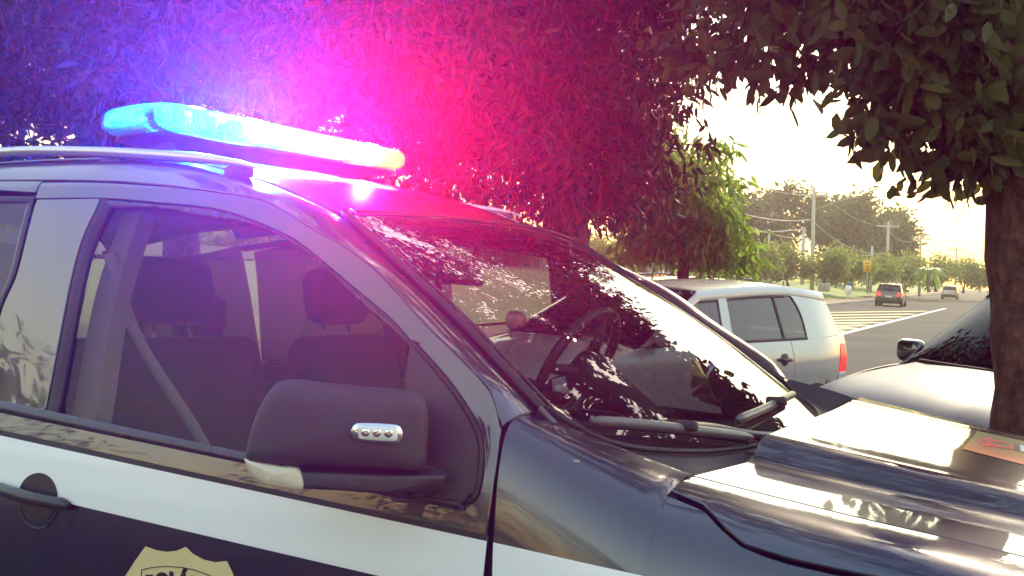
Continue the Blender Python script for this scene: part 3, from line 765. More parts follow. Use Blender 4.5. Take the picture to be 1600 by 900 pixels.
# ---- inside the cabin
fl = MB(); fl.box((-.35, 0, .42), (2.9, 1.66, .06)); fl.build('cabin_floor', M['black'], suv)
d = MB(); dp = [(.50, .70), (.52, .86), (.60, .97), (.72, 1.02), (.95, 1.035), (1.16, 1.03), (1.22, .98), (1.2, .6)]
G = np.array([[(x + .03*(1-(y/.78)**2), y, z + (.035*math.exp(-((y-.38)/.2)**2) if .55 < x < .9 else 0)) for x, z in dp] for y in np.linspace(-.80, .80, 33)])
d.grid(G); d.build('dashboard', M['dash'], suv)
d = MB(); d.box((.56, .38, 1.00), (.10, .34, .10), bev=.04); d.build('instrument_hood', M['dash'], suv)
for y in (-.74, -.12, .12, .74):
    d = MB(); d.box((.50, y, .90), (.03, .13, .075), bev=.012); d.build('air_vent', M['trim'], suv)
# steering wheel
swc = yp(902, 572, .37); swn = np.array([-.86, 0, .50]); a1 = np.array([0, 1., 0]); a2 = np.cross(swn, a1)
sw = empty('steering_wheel', parent=suv)
b = MB(); P = [swc + .195*(math.cos(t)*a1+math.sin(t)*a2) for t in np.linspace(0, 2*math.pi, 49)]; b.tube(P, .0165, 10, cap=False); b.build('wheel_rim', M['trim'], sw)
for t in (0, math.pi, -math.pi/2):
    b = MB(); b.tube([swc - swn*.03, swc - swn*.02 + .1*(math.cos(t)*a1+math.sin(t)*a2), swc + .19*(math.cos(t)*a1+math.sin(t)*a2)], [.03, .018, .014], 8); b.build('wheel_spoke', M['dash'], sw)
b = MB(); b.lathe([(.001, .02), (.06, .018), (.075, 0), (.07, -.04), (.03, -.30)], swc - swn*.02, swn, 20); b.build('wheel_hub', M['dash'], sw)
def seat(x, y, nm, lean=.36):
    s = empty(nm, parent=suv)
    def bx(n, c, dm, bev, rx=0, mat=M['cloth']):
        R = np.array([[math.cos(rx), 0, -math.sin(rx)], [0, 1, 0], [math.sin(rx), 0, math.cos(rx)]])
        b = MB(); b.box(c, dm, R, bev); b.build(n, mat, s)
    bx('cushion', (x+.28, y, .66), (.54, .50, .16), .07)
    bx('backrest', (x-.10, y, .98), (.15, .50, .66), .07, lean*.7)
    for k in (-1, 1): bx('bolster', (x-.04, y+k*.215, .90), (.16, .10, .46), .045, lean*.7)
    bx('headrest', (x-.20, y, 1.44), (.12, .28, .20), .055, lean*.5)
    for k in (-1, 1):
        b = MB(); b.tube([(x-.19, y+k*.07, 1.22), (x-.205, y+k*.07, 1.37)], .007, 6); b.build('headrest_post', M['chrome'], s)
seat(-.31, -.37, 'front_seat'); seat(-.31, .37, 'front_seat')
rs = empty('rear_seat', parent=suv)
b = MB(); b.box((-.85, 0, .70), (.55, 1.36, .18), bev=.07); b.build('cushion', M['cloth'], rs)
b = MB(); b.box((-1.18, 0, 1.0), (.18, 1.36, .60), np.array([[.97, 0, -.24], [0, 1, 0], [.24, 0, .97]]), bev=.07); b.build('backrest', M['cloth'], rs)
for y in (-.42, .42):
    b = MB(); b.box((-1.26, y, 1.38), (.10, .26, .17), bev=.05); b.build('headrest', M['cloth'], rs)
for sg in (-1, 1):        # inner pillar trims and belts
    G = sheet([(-.33, 1.10), (-.345, 1.40), (-.315, 1.63)], [(-.24, 1.08), (-.27, 1.40), (-.25, 1.63)], 14, 4, -.06, mirror=sg > 0)
    skin('pillar_trim', G, M['beige'], suv, out=(0, sg, 0), thick=.05)
    b = MB(); b.tube(cr([(-.30, sg*.76, 1.52), (-.26, sg*.70, 1.30), (-.12, sg*.60, 1.02), (.02, sg*.56, .72)], 14), .016, 6); b.build('seat_belt', M['beige'], suv)
b = MB(); rm = yp(722, 424, .0); b.box(rm, (.035, .27, .082), np.array([[.96, -.2, -.2], [.2, .98, 0], [.2, 0, .96]]), bev=.016); rmo = b.build('rear_view_mirror', M['dash'], suv)
b = MB(); b.tube([rm, rm+np.array([.05, 0, .05]), rm+np.array([.06, 0, .10])], .011, 8); b.build('mirror_stalk', M['dash'], rmo)
# ---- nose, tail, under-body and wheels
b = MB(); G = np.array([[(np.interp(abs(y), [0, .5, .75, .93], [2.47, 2.43, 2.32, 1.98])-.02*k, y, z) for k, z in enumerate((.80, .72, .60, .48, .36, .30))] for y in np.linspace(-.93, .93, 31)])
b.grid(G, flip=True); b.build('front_bumper', M['paint'], suv)
b = MB(); b.grid(np.array([[(np.interp(abs(y), [0, .5, .6], [2.44, 2.39, 2.35])-.03*k, y, z) for k, z in enumerate((.70, .80, .87, .93))] for y in np.linspace(-.58, .58, 21)])); b.build('grille', M['plastic'], suv)
for z in (.75, .82, .88):
    b = MB(); b.tube([(np.interp(abs(y), [0, .5, .6], [2.445, 2.40, 2.36])-.35*(z-.72), y, z) for y in np.linspace(-.56, .56, 15)], .012, 6); b.build('grille_bar', M['chrome'], suv)
for sg in (-1, 1):
    b = MB(); b.grid(np.array([[(2.36-.55*t*t-.05*k, sg*(.58+.32*t), .86-.055*k+.03*t) for k in range(4)] for t in np.linspace(0, 1, 12)]), flip=sg > 0); b.build('headlight', M['lens_clear'], suv)
    b = MB(); b.grid(np.array([[(2.34-.55*t*t-.05*k, sg*(.575+.31*t), .86-.055*k+.03*t) for k in range(4)] for t in np.linspace(0, 1, 12)]), flip=sg > 0); b.build('headlight_bowl', M['alu'], suv)
    b = MB(); b.box((-2.36, sg*.82, 1.05), (.08, .16, .34), bev=.03); b.build('tail_lamp', emit('tail_lens', (.5, .01, .01), .2), suv)
b = MB(); b.grid(np.array([[(x, y, z) for x, z in ((-2.22, 1.70), (-2.30, 1.55), (-2.38, 1.20))] for y in np.linspace(-.66, .66, 9)]), flip=True); b.build('rear_window', M['dark_glass'], suv)
b = MB(); b.grid(np.array([[(x, y*(1 if z < 1.1 else .95), z) for x, z in ((-2.38, 1.20), (-2.43, 1.0), (-2.43, .75), (-2.40, .6))] for y in np.linspace(-.86, .86, 9)]), flip=True); b.build('tailgate', M['paint'], suv)
b = MB(); b.box((-2.42, 0, .50), (.22, 1.74, .26), bev=.08); b.build('rear_bumper', M['plastic'], suv)
def wheel(par, x, y, r, w, ground_z=None):
    e = empty('wheel', (x, y, 0), parent=par); s = 1 if y > 0 else -1
    b = MB(); b.lathe([(r*.62, -w/2), (r*.9, -w/2), (r*.985, -w*.36), (r, -w*.2), (r, w*.2), (r*.985, w*.36), (r*.9, w/2), (r*.62, w/2)], (0, 0, r), (0, 1, 0), 32); b.build('tyre', M['tyre'], e)
    b = MB(); b.lathe([(.001, s*w*.36), (r*.14, s*w*.38), (r*.18, s*w*.3), (r*.55, s*w*.34), (r*.63, s*w*.45), (r*.64, -s*w*.45)], (0, 0, r), (0, 1, 0), 32); b.build('rim', M['rim'], e)
    for k in range(6):
        t = k*math.pi/3; b = MB(); b.tube([(math.cos(t)*r*.12, s*w*.42, r+math.sin(t)*r*.12), (math.cos(t)*r*.6, s*w*.42, r+math.sin(t)*r*.6)], [.035, .022], 6); b.build('spoke', M['rim'], e)
    return e
for x in (1.50, -1.62):
    for sg in (-1, 1): wheel(suv, x, sg*.83, .385, .25)
# ---- markings: gold shield on the door, crest band on the hood
def side_poly(pix, off):
    P = [];
    for u, v in pix:
        h = hit(u, v); P.append(h + np.array([0, -off, 0]))
    return P
sh = [(229, 853), (245, 859), (262, 862), (278, 860), (292, 854), (303, 865), (320, 874), (338, 878), (356, 876), (366, 897), (372, 925), (368, 960), (345, 995), (300, 1020), (260, 1003), (215, 965), (192, 930), (197, 900), (213, 875)]
o = mesh_obj('gold_shield', side_poly(sh, .0025), [tuple(range(len(sh)))[::-1]], M['gold'], doorN, False)
b = MB(); b.tube([hit(u, v) + np.array([0, -.0028, 0]) for u, v in [(222, 902), (223, 890), (240, 886), (262, 884.5), (285, 886), (305, 890), (325, 897), (345, 906), (346, 918)]], .0011, 6); b.build('shield_line', M['ink'], doorN)
def text_on_door(txt, centers, size):
    for ch, (u, v, ang) in zip(txt, centers):
        cu = bpy.data.curves.new('letter', 'FONT'); cu.body = ch; cu.size = size; cu.extrude = .0004; cu.align_x = 'CENTER'; cu.offset = .0030
        to = bpy.data.objects.new('letter', cu); COL.objects.link(to)
        dg = bpy.context.evaluated_depsgraph_get(); me = bpy.data.meshes.new_from_object(to.evaluated_get(dg)); bpy.data.objects.remove(to)
        me.name = 'letter'; me.materials.clear(); me.materials.append(M['ink'])
        ob = bpy.data.objects.new('letter', me); COL.objects.link(ob); ob.parent = doorN
        p = hit(u, v); a = math.radians(ang)
        ex = np.array([math.cos(a), 0, math.sin(a)]); ez = np.array([-math.sin(a), 0, math.cos(a)]); en = np.array([0, -1., 0])
        ob.matrix_local = Matrix([[ex[0], ez[0], en[0], p[0]], [ex[1], ez[1], en[1], p[1]-.0046], [ex[2], ez[2], en[2], p[2]], [0, 0, 0, 1]])
text_on_door('POLÍCIA', [(239, 928, 8), (257, 925, 5), (274, 924, 1), (288, 926, -3), (301, 930, -7), (316, 936, -12), (332, 944, -16)], .058)
# hood crest
gb = [(1533, 668), (1600, 684), (1660, 700), (1660, 744), (1600, 729), (1545, 717), (1492, 705)]
def hdecal(name, poly, mat, off):
    P = []
    for u, v in poly:
        h = hit_grid(HG, u, v)
        if h is not None: P.append(h[0]+h[1]*off)
    return mesh_obj(name, P, [tuple(range(len(P)))], mat, hood, False)
def hstrip(name, ca, cb, n, mat, off, m=4):
    """decal that follows the hood between two pixel lines"""
    ca, cb = cr(ca, n, False), cr(cb, n, False); G = np.zeros((n, m, 3))
    for i in range(n):
        for j in range(m):
            p = ca[i]*(1-j/(m-1))+cb[i]*j/(m-1); h = hit_grid(HG, *p); G[i, j] = h[0]+h[1]*off
    b = MB(); b.grid(G); return b.build(name, mat, hood)
hstrip('crest_band', [(1527, 674), (1600, 690), (1680, 708)], [(1503, 702), (1600, 727), (1680, 747)], 16, M['crest_gold'], .0012)
crest = [[(1528, 690), (1536, 685), (1546, 684), (1552, 688), (1546, 690), (1536, 689), (1532, 692)], [(1528, 691), (1534, 697), (1542, 699), (1550, 699), (1548, 695), (1540, 695), (1533, 691)],
         [(1541, 685), (1549, 684), (1552, 691), (1549, 698), (1541, 698)], [(1550, 687), (1570, 691), (1571, 694), (1550, 691)], [(1550, 695), (1571, 699), (1572, 702), (1550, 699)], [(1574, 697), (1582, 694), (1585, 704), (1577, 703)]]
for c in crest: hdecal('crest_figure', c, M['red_ink'], .002)
hdecal('crest_block', [(1584, 694), (1592, 696), (1593, 706), (1585, 704)], M['ink'], .002)
hdecal('crest_panel', [(1594, 696), (1604, 699), (1605, 708), (1594, 706)], M['white_vinyl'], .002)
# small leaf fallen on the fender and bits of grit
b = MB(); p = hit(900, 721, Yf); b.box(p, (.014, .004, .005), bev=.0015); b.build('fallen_leaf_bit', M['beige'], fN)
# ================================================================== other cars
FH = np.array([math.sin(YAW), math.cos(YAW), 0]); RH = np.array([math.cos(YAW), -math.sin(YAW), 0])
def make_car(name, label, paint, spec, loc, fwd, group=None, cat='car', detail=True, glassm=None, brake=False):
    car = empty(name, loc, math.atan2(fwd[1], fwd[0])); tag(car, label, cat, group)
    L, W, H = spec['L'], spec['W'], spec['H']; w2 = W/2
    bf, br = spec['belt']; hoodz = spec['hood']; cx, tx = spec['A']; rx, rtx = spec['R']      # screen base/top x, rear glass base/top x
    gm = glassm or M['dark_glass']
    roofx = [rtx-.02, rtx*.6+tx*.4, tx]; roofz = [H-spec.get('rdrop', .05), H, H-.06]
    def belt(x): return np.interp(x, [-L/2, cx], [br, bf])
    def plan(x): return 1 - .12*S((abs(x)-.62*L/2)/(.38*L/2))**1.5
    rp = cr(list(zip(roofx, roofz)), 60)
    def roofl(x): return np.interp(x, rp[:, 0], rp[:, 1])
    def Yc(x, z):
        b = belt(x)
        w = np.interp(z, [.18, .35, .52, .68, .80, b-.03, b+.02], [.90, .955, .985, 1, .995, .962, .94])*w2
        if z > b+.02: w -= (z-b-.02)*.33 + .10*max(0, z-b-.30)**2
        return w*plan(x)
    def bothc(nm, A, B, n, m, mat, off=0., par=None, th=.012, smooth=True, bow=0., ch=.002):
        r = []
        for mir in (False, True):
            G = sheet(A, B, n, m, off, Yc, smooth, bow, mir); r.append(skin(nm, G, mat, par[1 if mir else 0] if par else car, out=(0, 1 if mir else -1, .15), thick=th, ch=ch))
        return r
    nose, tail = L/2, -L/2
    # lower body panels
    d0, d1, d2 = spec['doors']      # rear door rear edge, B gap, front door front edge
    gp = .004
    def bl(x): return (x, belt(x)+.0)
    bothc('rear_quarter', [(tail+.10, .40), (d0-.35, .36), (d0+.05-gp, .30)], [(tail+.12, belt(tail)+.02), (d0-.3, belt(d0)+.02), (d0+.12-gp, belt(d0)+.02)], 24, 16, paint)
    rd = bothc('rear_door', [(d0+.05+gp, .28), (d1-gp, .28)], [(d0+.12+gp, belt(d0)+.015), (d1-gp, belt(d1)+.01)], 20, 16, paint)
    fd = bothc('front_door', [(d1+gp, .28), (d2-gp, .28)], [(d1+gp, belt(d1)+.01), (d2-gp, belt(d2)+.01)], 20, 16, paint)
    fe = bothc('front_fender', [(d2+gp, .28), (d2+.3, .40), (nose-.16, .42)], [(d2+gp, belt(d2)+.01), (cx+.1, hoodz[0]-.02), (nose-.12, hoodz[1]-.06)], 26, 16, paint)
    bothc('side_sill', [(d0, .17), (d2+.1, .17)], [(d0, .285), (d2+.1, .285)], 12, 4, M['plastic'], -.005)
    bothc('inner_body', [(d0-.1, .25), (d2+.1, .25)], [(d0-.1, belt(d0)-.02), (d2+.1, belt(d2)-.02)], 12, 5, M['black'], -.016, th=.004)
    # hood
    G = np.zeros((24, 25, 3))
    for i in range(24):
        t = i/23; x = cx+.02+(nose-.10-cx)*t
        for j in range(25):
            e = j/12-1; wy = (Yc(x, hoodz[0]-.03)-.012)
            z = hoodz[0]+(hoodz[1]-hoodz[0])*t - .06*t**6 + .035*(1-e*e) - .02*abs(e)**6 + .012*math.exp(-((abs(e)-.72)/.08)**2)*(1-t*.5)
            G[i, j] = (x + (.10*t + .09*(1-t))*(1-e*e), wy*e, z)
    hd = skin('hood', G, paint, car, out=(0, 0, 1), thick=.015)
    # front and rear faces
    def face(nm, zs, xoff, mat, sgn, yf=1.0, n=25):
        Gf = np.zeros((n, len(zs), 3))
        for i in range(n):
            e = 2*i/(n-1)-1
            for k, z in enumerate(zs):
                yy = Yc((nose-.14)*sgn, z)*e*yf
                Gf[i, k] = (sgn*(L/2-.0+xoff[k]-.16*abs(e)**3), yy, z)
        return skin(nm, Gf, mat, car, out=(sgn, 0, 0), thick=.02)
    zf = hoodz[1]
    face('front_bumper', [.20, .32, .45, .55], [-.06, 0, .02, -.01], paint, 1)
    gr = face('grille', [.555, .62, zf-.05], [-.03, -.04, -.08], M['plastic'], 1, .62)
    for k in range(3):
        b = MB(); b.tube([(L/2-.03-.16*abs(e)**3*.25, e*w2*.55, .59+.05*k) for e in np.linspace(-1, 1, 13)], .010, 6); b.build('grille_bar', M['chrome'], gr)
    zb = belt(tail)
    hatch = face('tailgate', [.52, .66, .80, zb-.0], [.02, .02, .0, -.05], paint, -1)
    face('rear_bumper', [.22, .34, .46, .515], [-.03, .03, .05, .04], paint if detail else M['plastic'], -1)
    b = MB(); b.box((tail-.045, 0, .60), (.015, .42, .13)); b.build('number_plate', M['alu'], hatch)
    # lights
    hl = pbr('headlamp_'+name, (.55, .56, .58), .12, var=.2, scale=30, coat=1)
    tlm = emit('tail_lamp_'+name, (.75, .02, .03), 1.6 if brake else .35)
    bothc('headlight', [(nose-.48, zf-.20), (nose-.15, .58)], [(nose-.42, zf-.06), (nose-.13, zf-.10)], 14, 8, hl, .008, bow=.012)
    bothc('tail_lamp', [(tail+.30, zb-.31), (tail+.135, zb-.31)], [(tail+.24, zb-.06), (tail+.14, zb-.06)], 10, 8, tlm, .003, bow=.005)
    bothc('reverse_lamp', [(tail+.32, zb-.44), (tail+.135, zb-.44)], [(tail+.30, zb-.315), (tail+.135, zb-.315)], 8, 4, hl, .006, bow=.008)
    for sg in (-1, 1):
        b = MB(); b.box((tail+.045, sg*w2*.70, zb-.20), (.05, .15, .24), bev=.02); b.build('rear_lamp', tlm, car)
    # greenhouse
    ap = lambda t: (cx+(tx-cx)*t, (belt(cx)+.02)*(1-t)+(roofl(tx)-.015)*t)
    rr = lambda t: (rx+(rtx-rx)*t, (belt(rx)+.03)*(1-t)+(roofl(rtx)-.015)*t)
    top = [(x, roofl(x)-.02) for x in np.linspace(rtx, tx, 14)]
    bot = [(x, belt(x)+.012) for x in np.linspace(rx, cx, 14)]
    bothc('side_glass', bot, top, 40, 14, gm, -.012, th=.003)
    bothc('roof_edge', [(x, roofl(x)-.085) for x in np.linspace(rtx-.02, tx+.10, 20)], [(x, roofl(x)-.006) for x in np.linspace(rtx-.02, tx, 20)], 34, 7, paint, .0, bow=.010)
    bothc('front_pillar', [ap(0), ap(.5), (ap(1)[0], ap(1)[1])], [(ap(0)[0]-.10, ap(0)[1]), (ap(.5)[0]-.075, ap(.5)[1]-.01), (ap(1)[0]-.09, ap(1)[1]-.03)], 20, 6, spec.get('apillar', paint), .002, bow=.006)
    bothc('centre_pillar', [(d1-.055, belt(d1)+.0), (d1-.075, roofl(d1)-.06)], [(d1+.055, belt(d1)+.0), (d1+.025, roofl(d1)-.06)], 14, 5, spec.get('bpillar', paint), .001)
    q0 = spec['quarter']         # x of the rear side window end at belt
    bothc('rear_pillar', [rr(0), rr(.5), rr(1)], [(q0, belt(q0)+.012), (q0+.01, belt(q0)*.55+roofl(q0)*.45), (q0+.10, roofl(q0+.1)*.8+belt(q0)*.2), (q0+.22, roofl(q0+.2)-.06)], 24, 12, paint, .001)
    qd = spec.get('qdiv')
    if qd: bothc('window_bar', [(qd-.012, belt(qd)+.01), (qd+.03, roofl(qd)-.06)], [(qd+.015, belt(qd)+.01), (qd+.057, roofl(qd)-.06)], 10, 3, M['rubber'], -.004)
    # black window rubbers
    bothc('window_rubber', [(x, belt(x)+.006) for x in np.linspace(q0, cx-.05, 10)], [(x, belt(x)+.026) for x in np.linspace(q0, cx-.05, 10)], 20, 3, M['rubber'], .002)
    bothc('window_rubber', [(x, roofl(x)-.088) for x in np.linspace(q0+.2, tx+.0, 10)], [(x, roofl(x)-.102) for x in np.linspace(q0+.2, tx+.0, 10)], 20, 3, M['rubber'], -.001)
    # screens
    def screen(nm, P, mat, bul, out):
        lo = np.array([[P(0)[0]+ bul*(1-e*e), e*(Yc(*P(0))-.005), P(0)[1]+.012*(1-e*e)] for e in np.linspace(-1, 1, 21)])
        up = np.array([[P(1)[0]+ bul*.5*(1-e*e), e*(Yc(*P(1))-.005), P(1)[1]+.03*(1-e*e)] for e in np.linspace(-1, 1, 21)])
        le = np.array([[P(t)[0], -(Yc(*P(t))-.005), P(t)[1]] for t in np.linspace(0, 1, 13)]); ri = le*np.array([1, -1, 1])
        return skin(nm, coons(lo, up, le, ri, (abs(bul)*.15*np.sign(bul), 0, .03)), mat, car, out=out, thick=.004)
    wsn = screen('windscreen', ap, spec.get('wsglass', gm), .10, (.5, 0, .7))
    screen('rear_window', rr, gm, -.05, (-.6, 0, .6))
    # roof
    Gr = np.zeros((24, 21, 3))
    for i in range(24):
        t = i/23
        for j in range(21):
            e = j/10-1; x = rtx-.03 + (tx+.0-rtx+.03)*t; z0 = roofl(np.clip(x, rtx, tx))
            Gr[i, j] = (x + .05*t*(1-e*e) - .04*(1-t)*(1-e*e), e*(Yc(x, z0-.008)-.012), z0-.004+.032*(1-e*e))
    rf = skin('roof', Gr, paint, car, out=(0, 0, 1), thick=.02)
    if spec.get('rails'):
        for sg in (-1, 1):
            b = MB(); b.tube([(x, sg*(Yc(x, roofl(x)-.01)-.05), roofl(x)+(.045 if .04 < k < .96 else .005)) for k, x in zip(np.linspace(0, 1, 20), np.linspace(rtx+.05, tx-.1, 20))], .014, 8); b.build('roof_rail', M['rubber'], rf)
    # interior block, handles, mirrors, wipers
    b = MB(); b.box(((cx+rx)/2, 0, .55), (cx-rx-.2, W*.8, .5), bev=.08); b.build('interior', M['black'], car)
    for xs in (.25, -.55):
        for sg in (-1, 1):
            b = MB(); b.box((xs, sg*.36, 1.02), (.12, .42, .46), bev=.05); b.box((xs-.06, sg*.36, 1.30), (.09, .24, .14), bev=.04); b.build('seat', M['cloth'], car)
    for par, xh in ((rd, d0+.24), (fd, d1+.17)):
        for k, sg in ((0, -1), (1, 1)):
            z = belt(xh)-.15; y = Yc(xh, z)
            b = MB(); b.lathe([(.001, .004), (.05, .003), (.055, .001)], (xh, sg*y, z), (0, sg, 0), 18); b.build('handle_cup', M['plastic'], par[k])
            b = MB(); b.tube([(xh-.10, sg*(y+.006), z-.004), (xh-.04, sg*(y+.026), z), (xh+.05, sg*(y+.026), z), (xh+.10, sg*(y+.006), z+.004)], [.012, .016, .016, .012], 8); b.build('door_handle', spec.get('handle', M['plastic']), par[k])
    for sg in (-1, 1):
        m = empty('side_mirror', parent=car); xm = cx-.18; zm = belt(xm)+.10; ym = Yc(xm, zm)
        b = MB(); b.box((xm, sg*(ym+.12), zm), (.12, .22, .16), bev=.055); b.build('mirror_cap', spec.get('mirror', paint), m)
        b = MB(); b.tube([(xm+.02, sg*(ym-.01), zm-.06), (xm, sg*(ym+.08), zm-.03)], .025, 8); b.build('mirror_arm', M['plastic'], m)
    for s0 in (-.55, .05):
        b = MB(); b.tube([(cx+.09-.12*abs(y)**2, y, belt(cx)+.068) for y in np.linspace(s0*w2*1.2, (s0+.62)*w2*1.2, 8)], .011, 6); b.build('wiper', M['rubber'], car)
    wb = spec['wb']
    for x in (wb/2+.02, -wb/2):
        for sg in (-1, 1):
            wheel(car, x, sg*(w2-.10), .30, .19)
            b = MB(); b.lathe([(.30, .002), (.36, .004), (.365, -.03)], (x, sg*(Yc(x, .5)-.0), .30), (0, sg, 0), 28); b.build('wheel_arch', M['plastic'], car)
    b = MB(); b.box((0, 0, .26), (L*.9, W*.82, .16)); b.build('underbody', M['black'], car)
    return car
HATCH = dict(L=3.85, W=1.66, H=1.41, belt=(.90, .96), hood=(.91, .76), A=(.98, .22), R=(-1.72, -1.50), doors=(-.98, -.05, .86), quarter=-1.12, qdiv=-.80, wb=2.46, mirror=None, rdrop=.045)
silver = car_paint('silver_white_paint', (.46, .465, .48), metal=.1, rough=.35, dust=.12)
silver2 = car_paint('silver_blue_paint', (.075, .095, .14), metal=0, rough=.45, dust=.1, coat=.06, spec=.2)
white2 = car_paint('white_paint', (.66, .66, .64), rough=.4, dust=.15)
HATCH['mirror'] = silver
def place(fwd, corner_local, target):
    """car origin so that a local point lands at a world target, wheels on the ground"""
    a = math.atan2(fwd[1], fwd[0]); c, s = math.cos(a), math.sin(a)
    return (target[0]-(c*corner_local[0]-s*corner_local[1]), target[1]-(s*corner_local[0]+c*corner_local[1]), 0)
fw1 = -.64*FH - .768*RH
hp = place(fw1, (-1.80, .76), at(1326, 555, 9.5)); hp = (hp[0], hp[1], .05)
make_car('parked_hatchback', 'silver white hatchback parked behind the police SUV, red tail lamp at right', silver, HATCH, hp, fw1, glassm=glass('hatch_glass', (.05, .053, .055), 1.8, dirt=0))
SIL = dict(HATCH, L=4.1, W=1.74, H=1.60, belt=(.96, 1.02), hood=(.99, .86), A=(1.16, .50), apillar=M['gloss'], mirror=M['gloss'], rails=True, bpillar=M['gloss'], wsglass=glass('blue_screen', (.04, .045, .05), .32, 1.45))
fw2 = -.36*FH - .933*RH
sp = place(fw2, (1.86, -.70), at(1288, 602, 6.7))
make_car('parked_car', 'silver blue car parked behind the tree trunk, bonnet facing the police SUV', silver2, SIL, sp, fw2)
THIRD = dict(HATCH, H=1.46, mirror=white2, rails=True)
side = np.array([-fw1[1], fw1[0], 0]); side /= np.linalg.norm(side)      # left of the hatchback
tp = np.array(hp) - side*3.4 - fw1*3.7; tp[2] = 0
make_car('parked_car', 'white car with roof bars parked on the far side of the silver hatchback', white2, THIRD, tuple(tp), fw1)
rd_dir = math.cos(math.radians(25))*FH + math.sin(math.radians(25))*RH
maroon = car_paint('dark_car_paint', (.05, .012, .014), rough=.3, dust=.1)
far_spec = dict(HATCH, mirror=maroon)
g1 = on_ground(1392, 478); make_car('distant_car', 'dark hatchback with red brake lights driving away on the road', maroon, far_spec, tuple(g1), rd_dir, detail=False, brake=True)
g2 = on_ground(1484, 467.5); make_car('distant_car', 'white car driving away farther up the road', white2, dict(HATCH, mirror=white2), tuple(g2), rd_dir, detail=False)
# ================================================================== ground, road, verge
def ground_mat():
    m, N, L, B = nodes('asphalt')
    tc = N.new('ShaderNodeTexCoord')
    n1 = N.new('ShaderNodeTexNoise'); n1.inputs['Scale'].default_value = .35; n1.inputs['Detail'].default_value = 8
    n2 = N.new('ShaderNodeTexNoise'); n2.inputs['Scale'].default_value = 60; n2.inputs['Detail'].default_value = 4
    for q in (n1, n2): L.new(tc.outputs['Object'], q.inputs['Vector'])
    r = N.new('ShaderNodeValToRGB'); r.color_ramp.elements[0].position = .3; r.color_ramp.elements[0].color = (.030, .029, .028, 1); r.color_ramp.elements[1].position = .72; r.color_ramp.elements[1].color = (.062, .058, .054, 1)
    L.new(n1.outputs['Fac'], r.inputs[0])
    mx = N.new('ShaderNodeMix'); mx.data_type = 'RGBA'; mx.blend_type = 'MULTIPLY'; mx.inputs[0].default_value = .6
    L.new(r.outputs[0], mx.inputs[6]); L.new(n2.outputs['Color'], mx.inputs[7]); 
    L.new(r.outputs[0], B.inputs['Base Color']); B.inputs['Roughness'].default_value = .92; B.inputs['Specular IOR Level'].default_value = .2
    bp = N.new('ShaderNodeBump'); bp.inputs['Strength'].default_value = .5; bp.inputs['Distance'].default_value = .006; L.new(n2.outputs['Fac'], bp.inputs['Height']); L.new(bp.outputs[0], B.inputs['Normal'])
    return m
xs = np.unique(np.concatenate([-np.geomspace(4, 420, 22), np.linspace(-4, 4, 33), np.geomspace(4, 420, 22)]))
GZ = lambda x, y: float(np.clip(.0724*x, -.125, .115)*(1-S((y-1.7)/1.2))*(1-S((-y-3)/3))*(1-S((abs(x)-3.5)/4)))
b = MB(); b.grid(np.array([[(x, y, GZ(x, y)) for y in xs] for x in xs])); g = b.build('ground', ground_mat()); tag(g, kind='structure')
grass_m = pbr('grass', (.17, .22, .04), .9, var=.45, scale=.6, bump=.6, bscale=8)
soil_m = pbr('red_soil', (.22, .12, .075), .95, var=.3, scale=1.2, bump=.5, bscale=10)
conc_m = pbr('concrete', (.34, .32, .28), .85, var=.2, scale=3, bump=.3, bscale=30)
line_m = pbr('road_paint_white', (.70, .69, .64), .7, var=.15, scale=8)
yell_m = pbr('road_paint_yellow', (.55, .44, .18), .75, var=.2, scale=8)
def road_pt(s, off):
    """s metres along the road from a point beside the kerb, off metres to the left"""
    return K0 + rd_dir*s + np.array([-rd_dir[1], rd_dir[0], 0])*off
K0 = on_ground(1275, 480)
ss = np.linspace(-75, 330, 60)
def ribbon(name, o0, o1, z0, z1, mat, kind='structure', n=6):
    G = np.array([[road_pt(s, o0+(o1-o0)*t/(n-1)) + np.array([0, 0, z0+(z1-z0)*(t/(n-1))**1.3 + (.12*math.sin(s*.21+t)*math.sin(t*1.3+s*.07) if z1 > .6 else 0)]) for t in range(n)] for s in ss])
    b = MB(); b.grid(G, flip=False); o = b.build(name, mat); o['kind'] = kind
    return o
# kerb, soil strip, grass bank, wooded slope
kb = MB()
for s0, s1 in zip(ss[:-1], ss[1:]):
    a, c = road_pt(s0, 0), road_pt(s1, 0); d, e = road_pt(s0, .18), road_pt(s1, .18)
    kb.add([a, c, c+np.array([0, 0, .13]), a+np.array([0, 0, .13]), e+np.array([0, 0, .13]), d+np.array([0, 0, .13])], [(0, 1, 2, 3), (3, 2, 4, 5)])
tag(kb.build('kerb', conc_m, smooth=False), kind='structure')
ribbon('soil_strip', .18, 1.3, .13, .18, soil_m)
ribbon('grass_verge', 1.3, 8.5, .184, 1.35, grass_m, n=12)
ribbon('hillside', 8.5, 160, 1.35, 11.0, pbr('hill_grass', (.06, .075, .022), .95, var=.5, scale=.15, bump=.5, bscale=2), n=14)
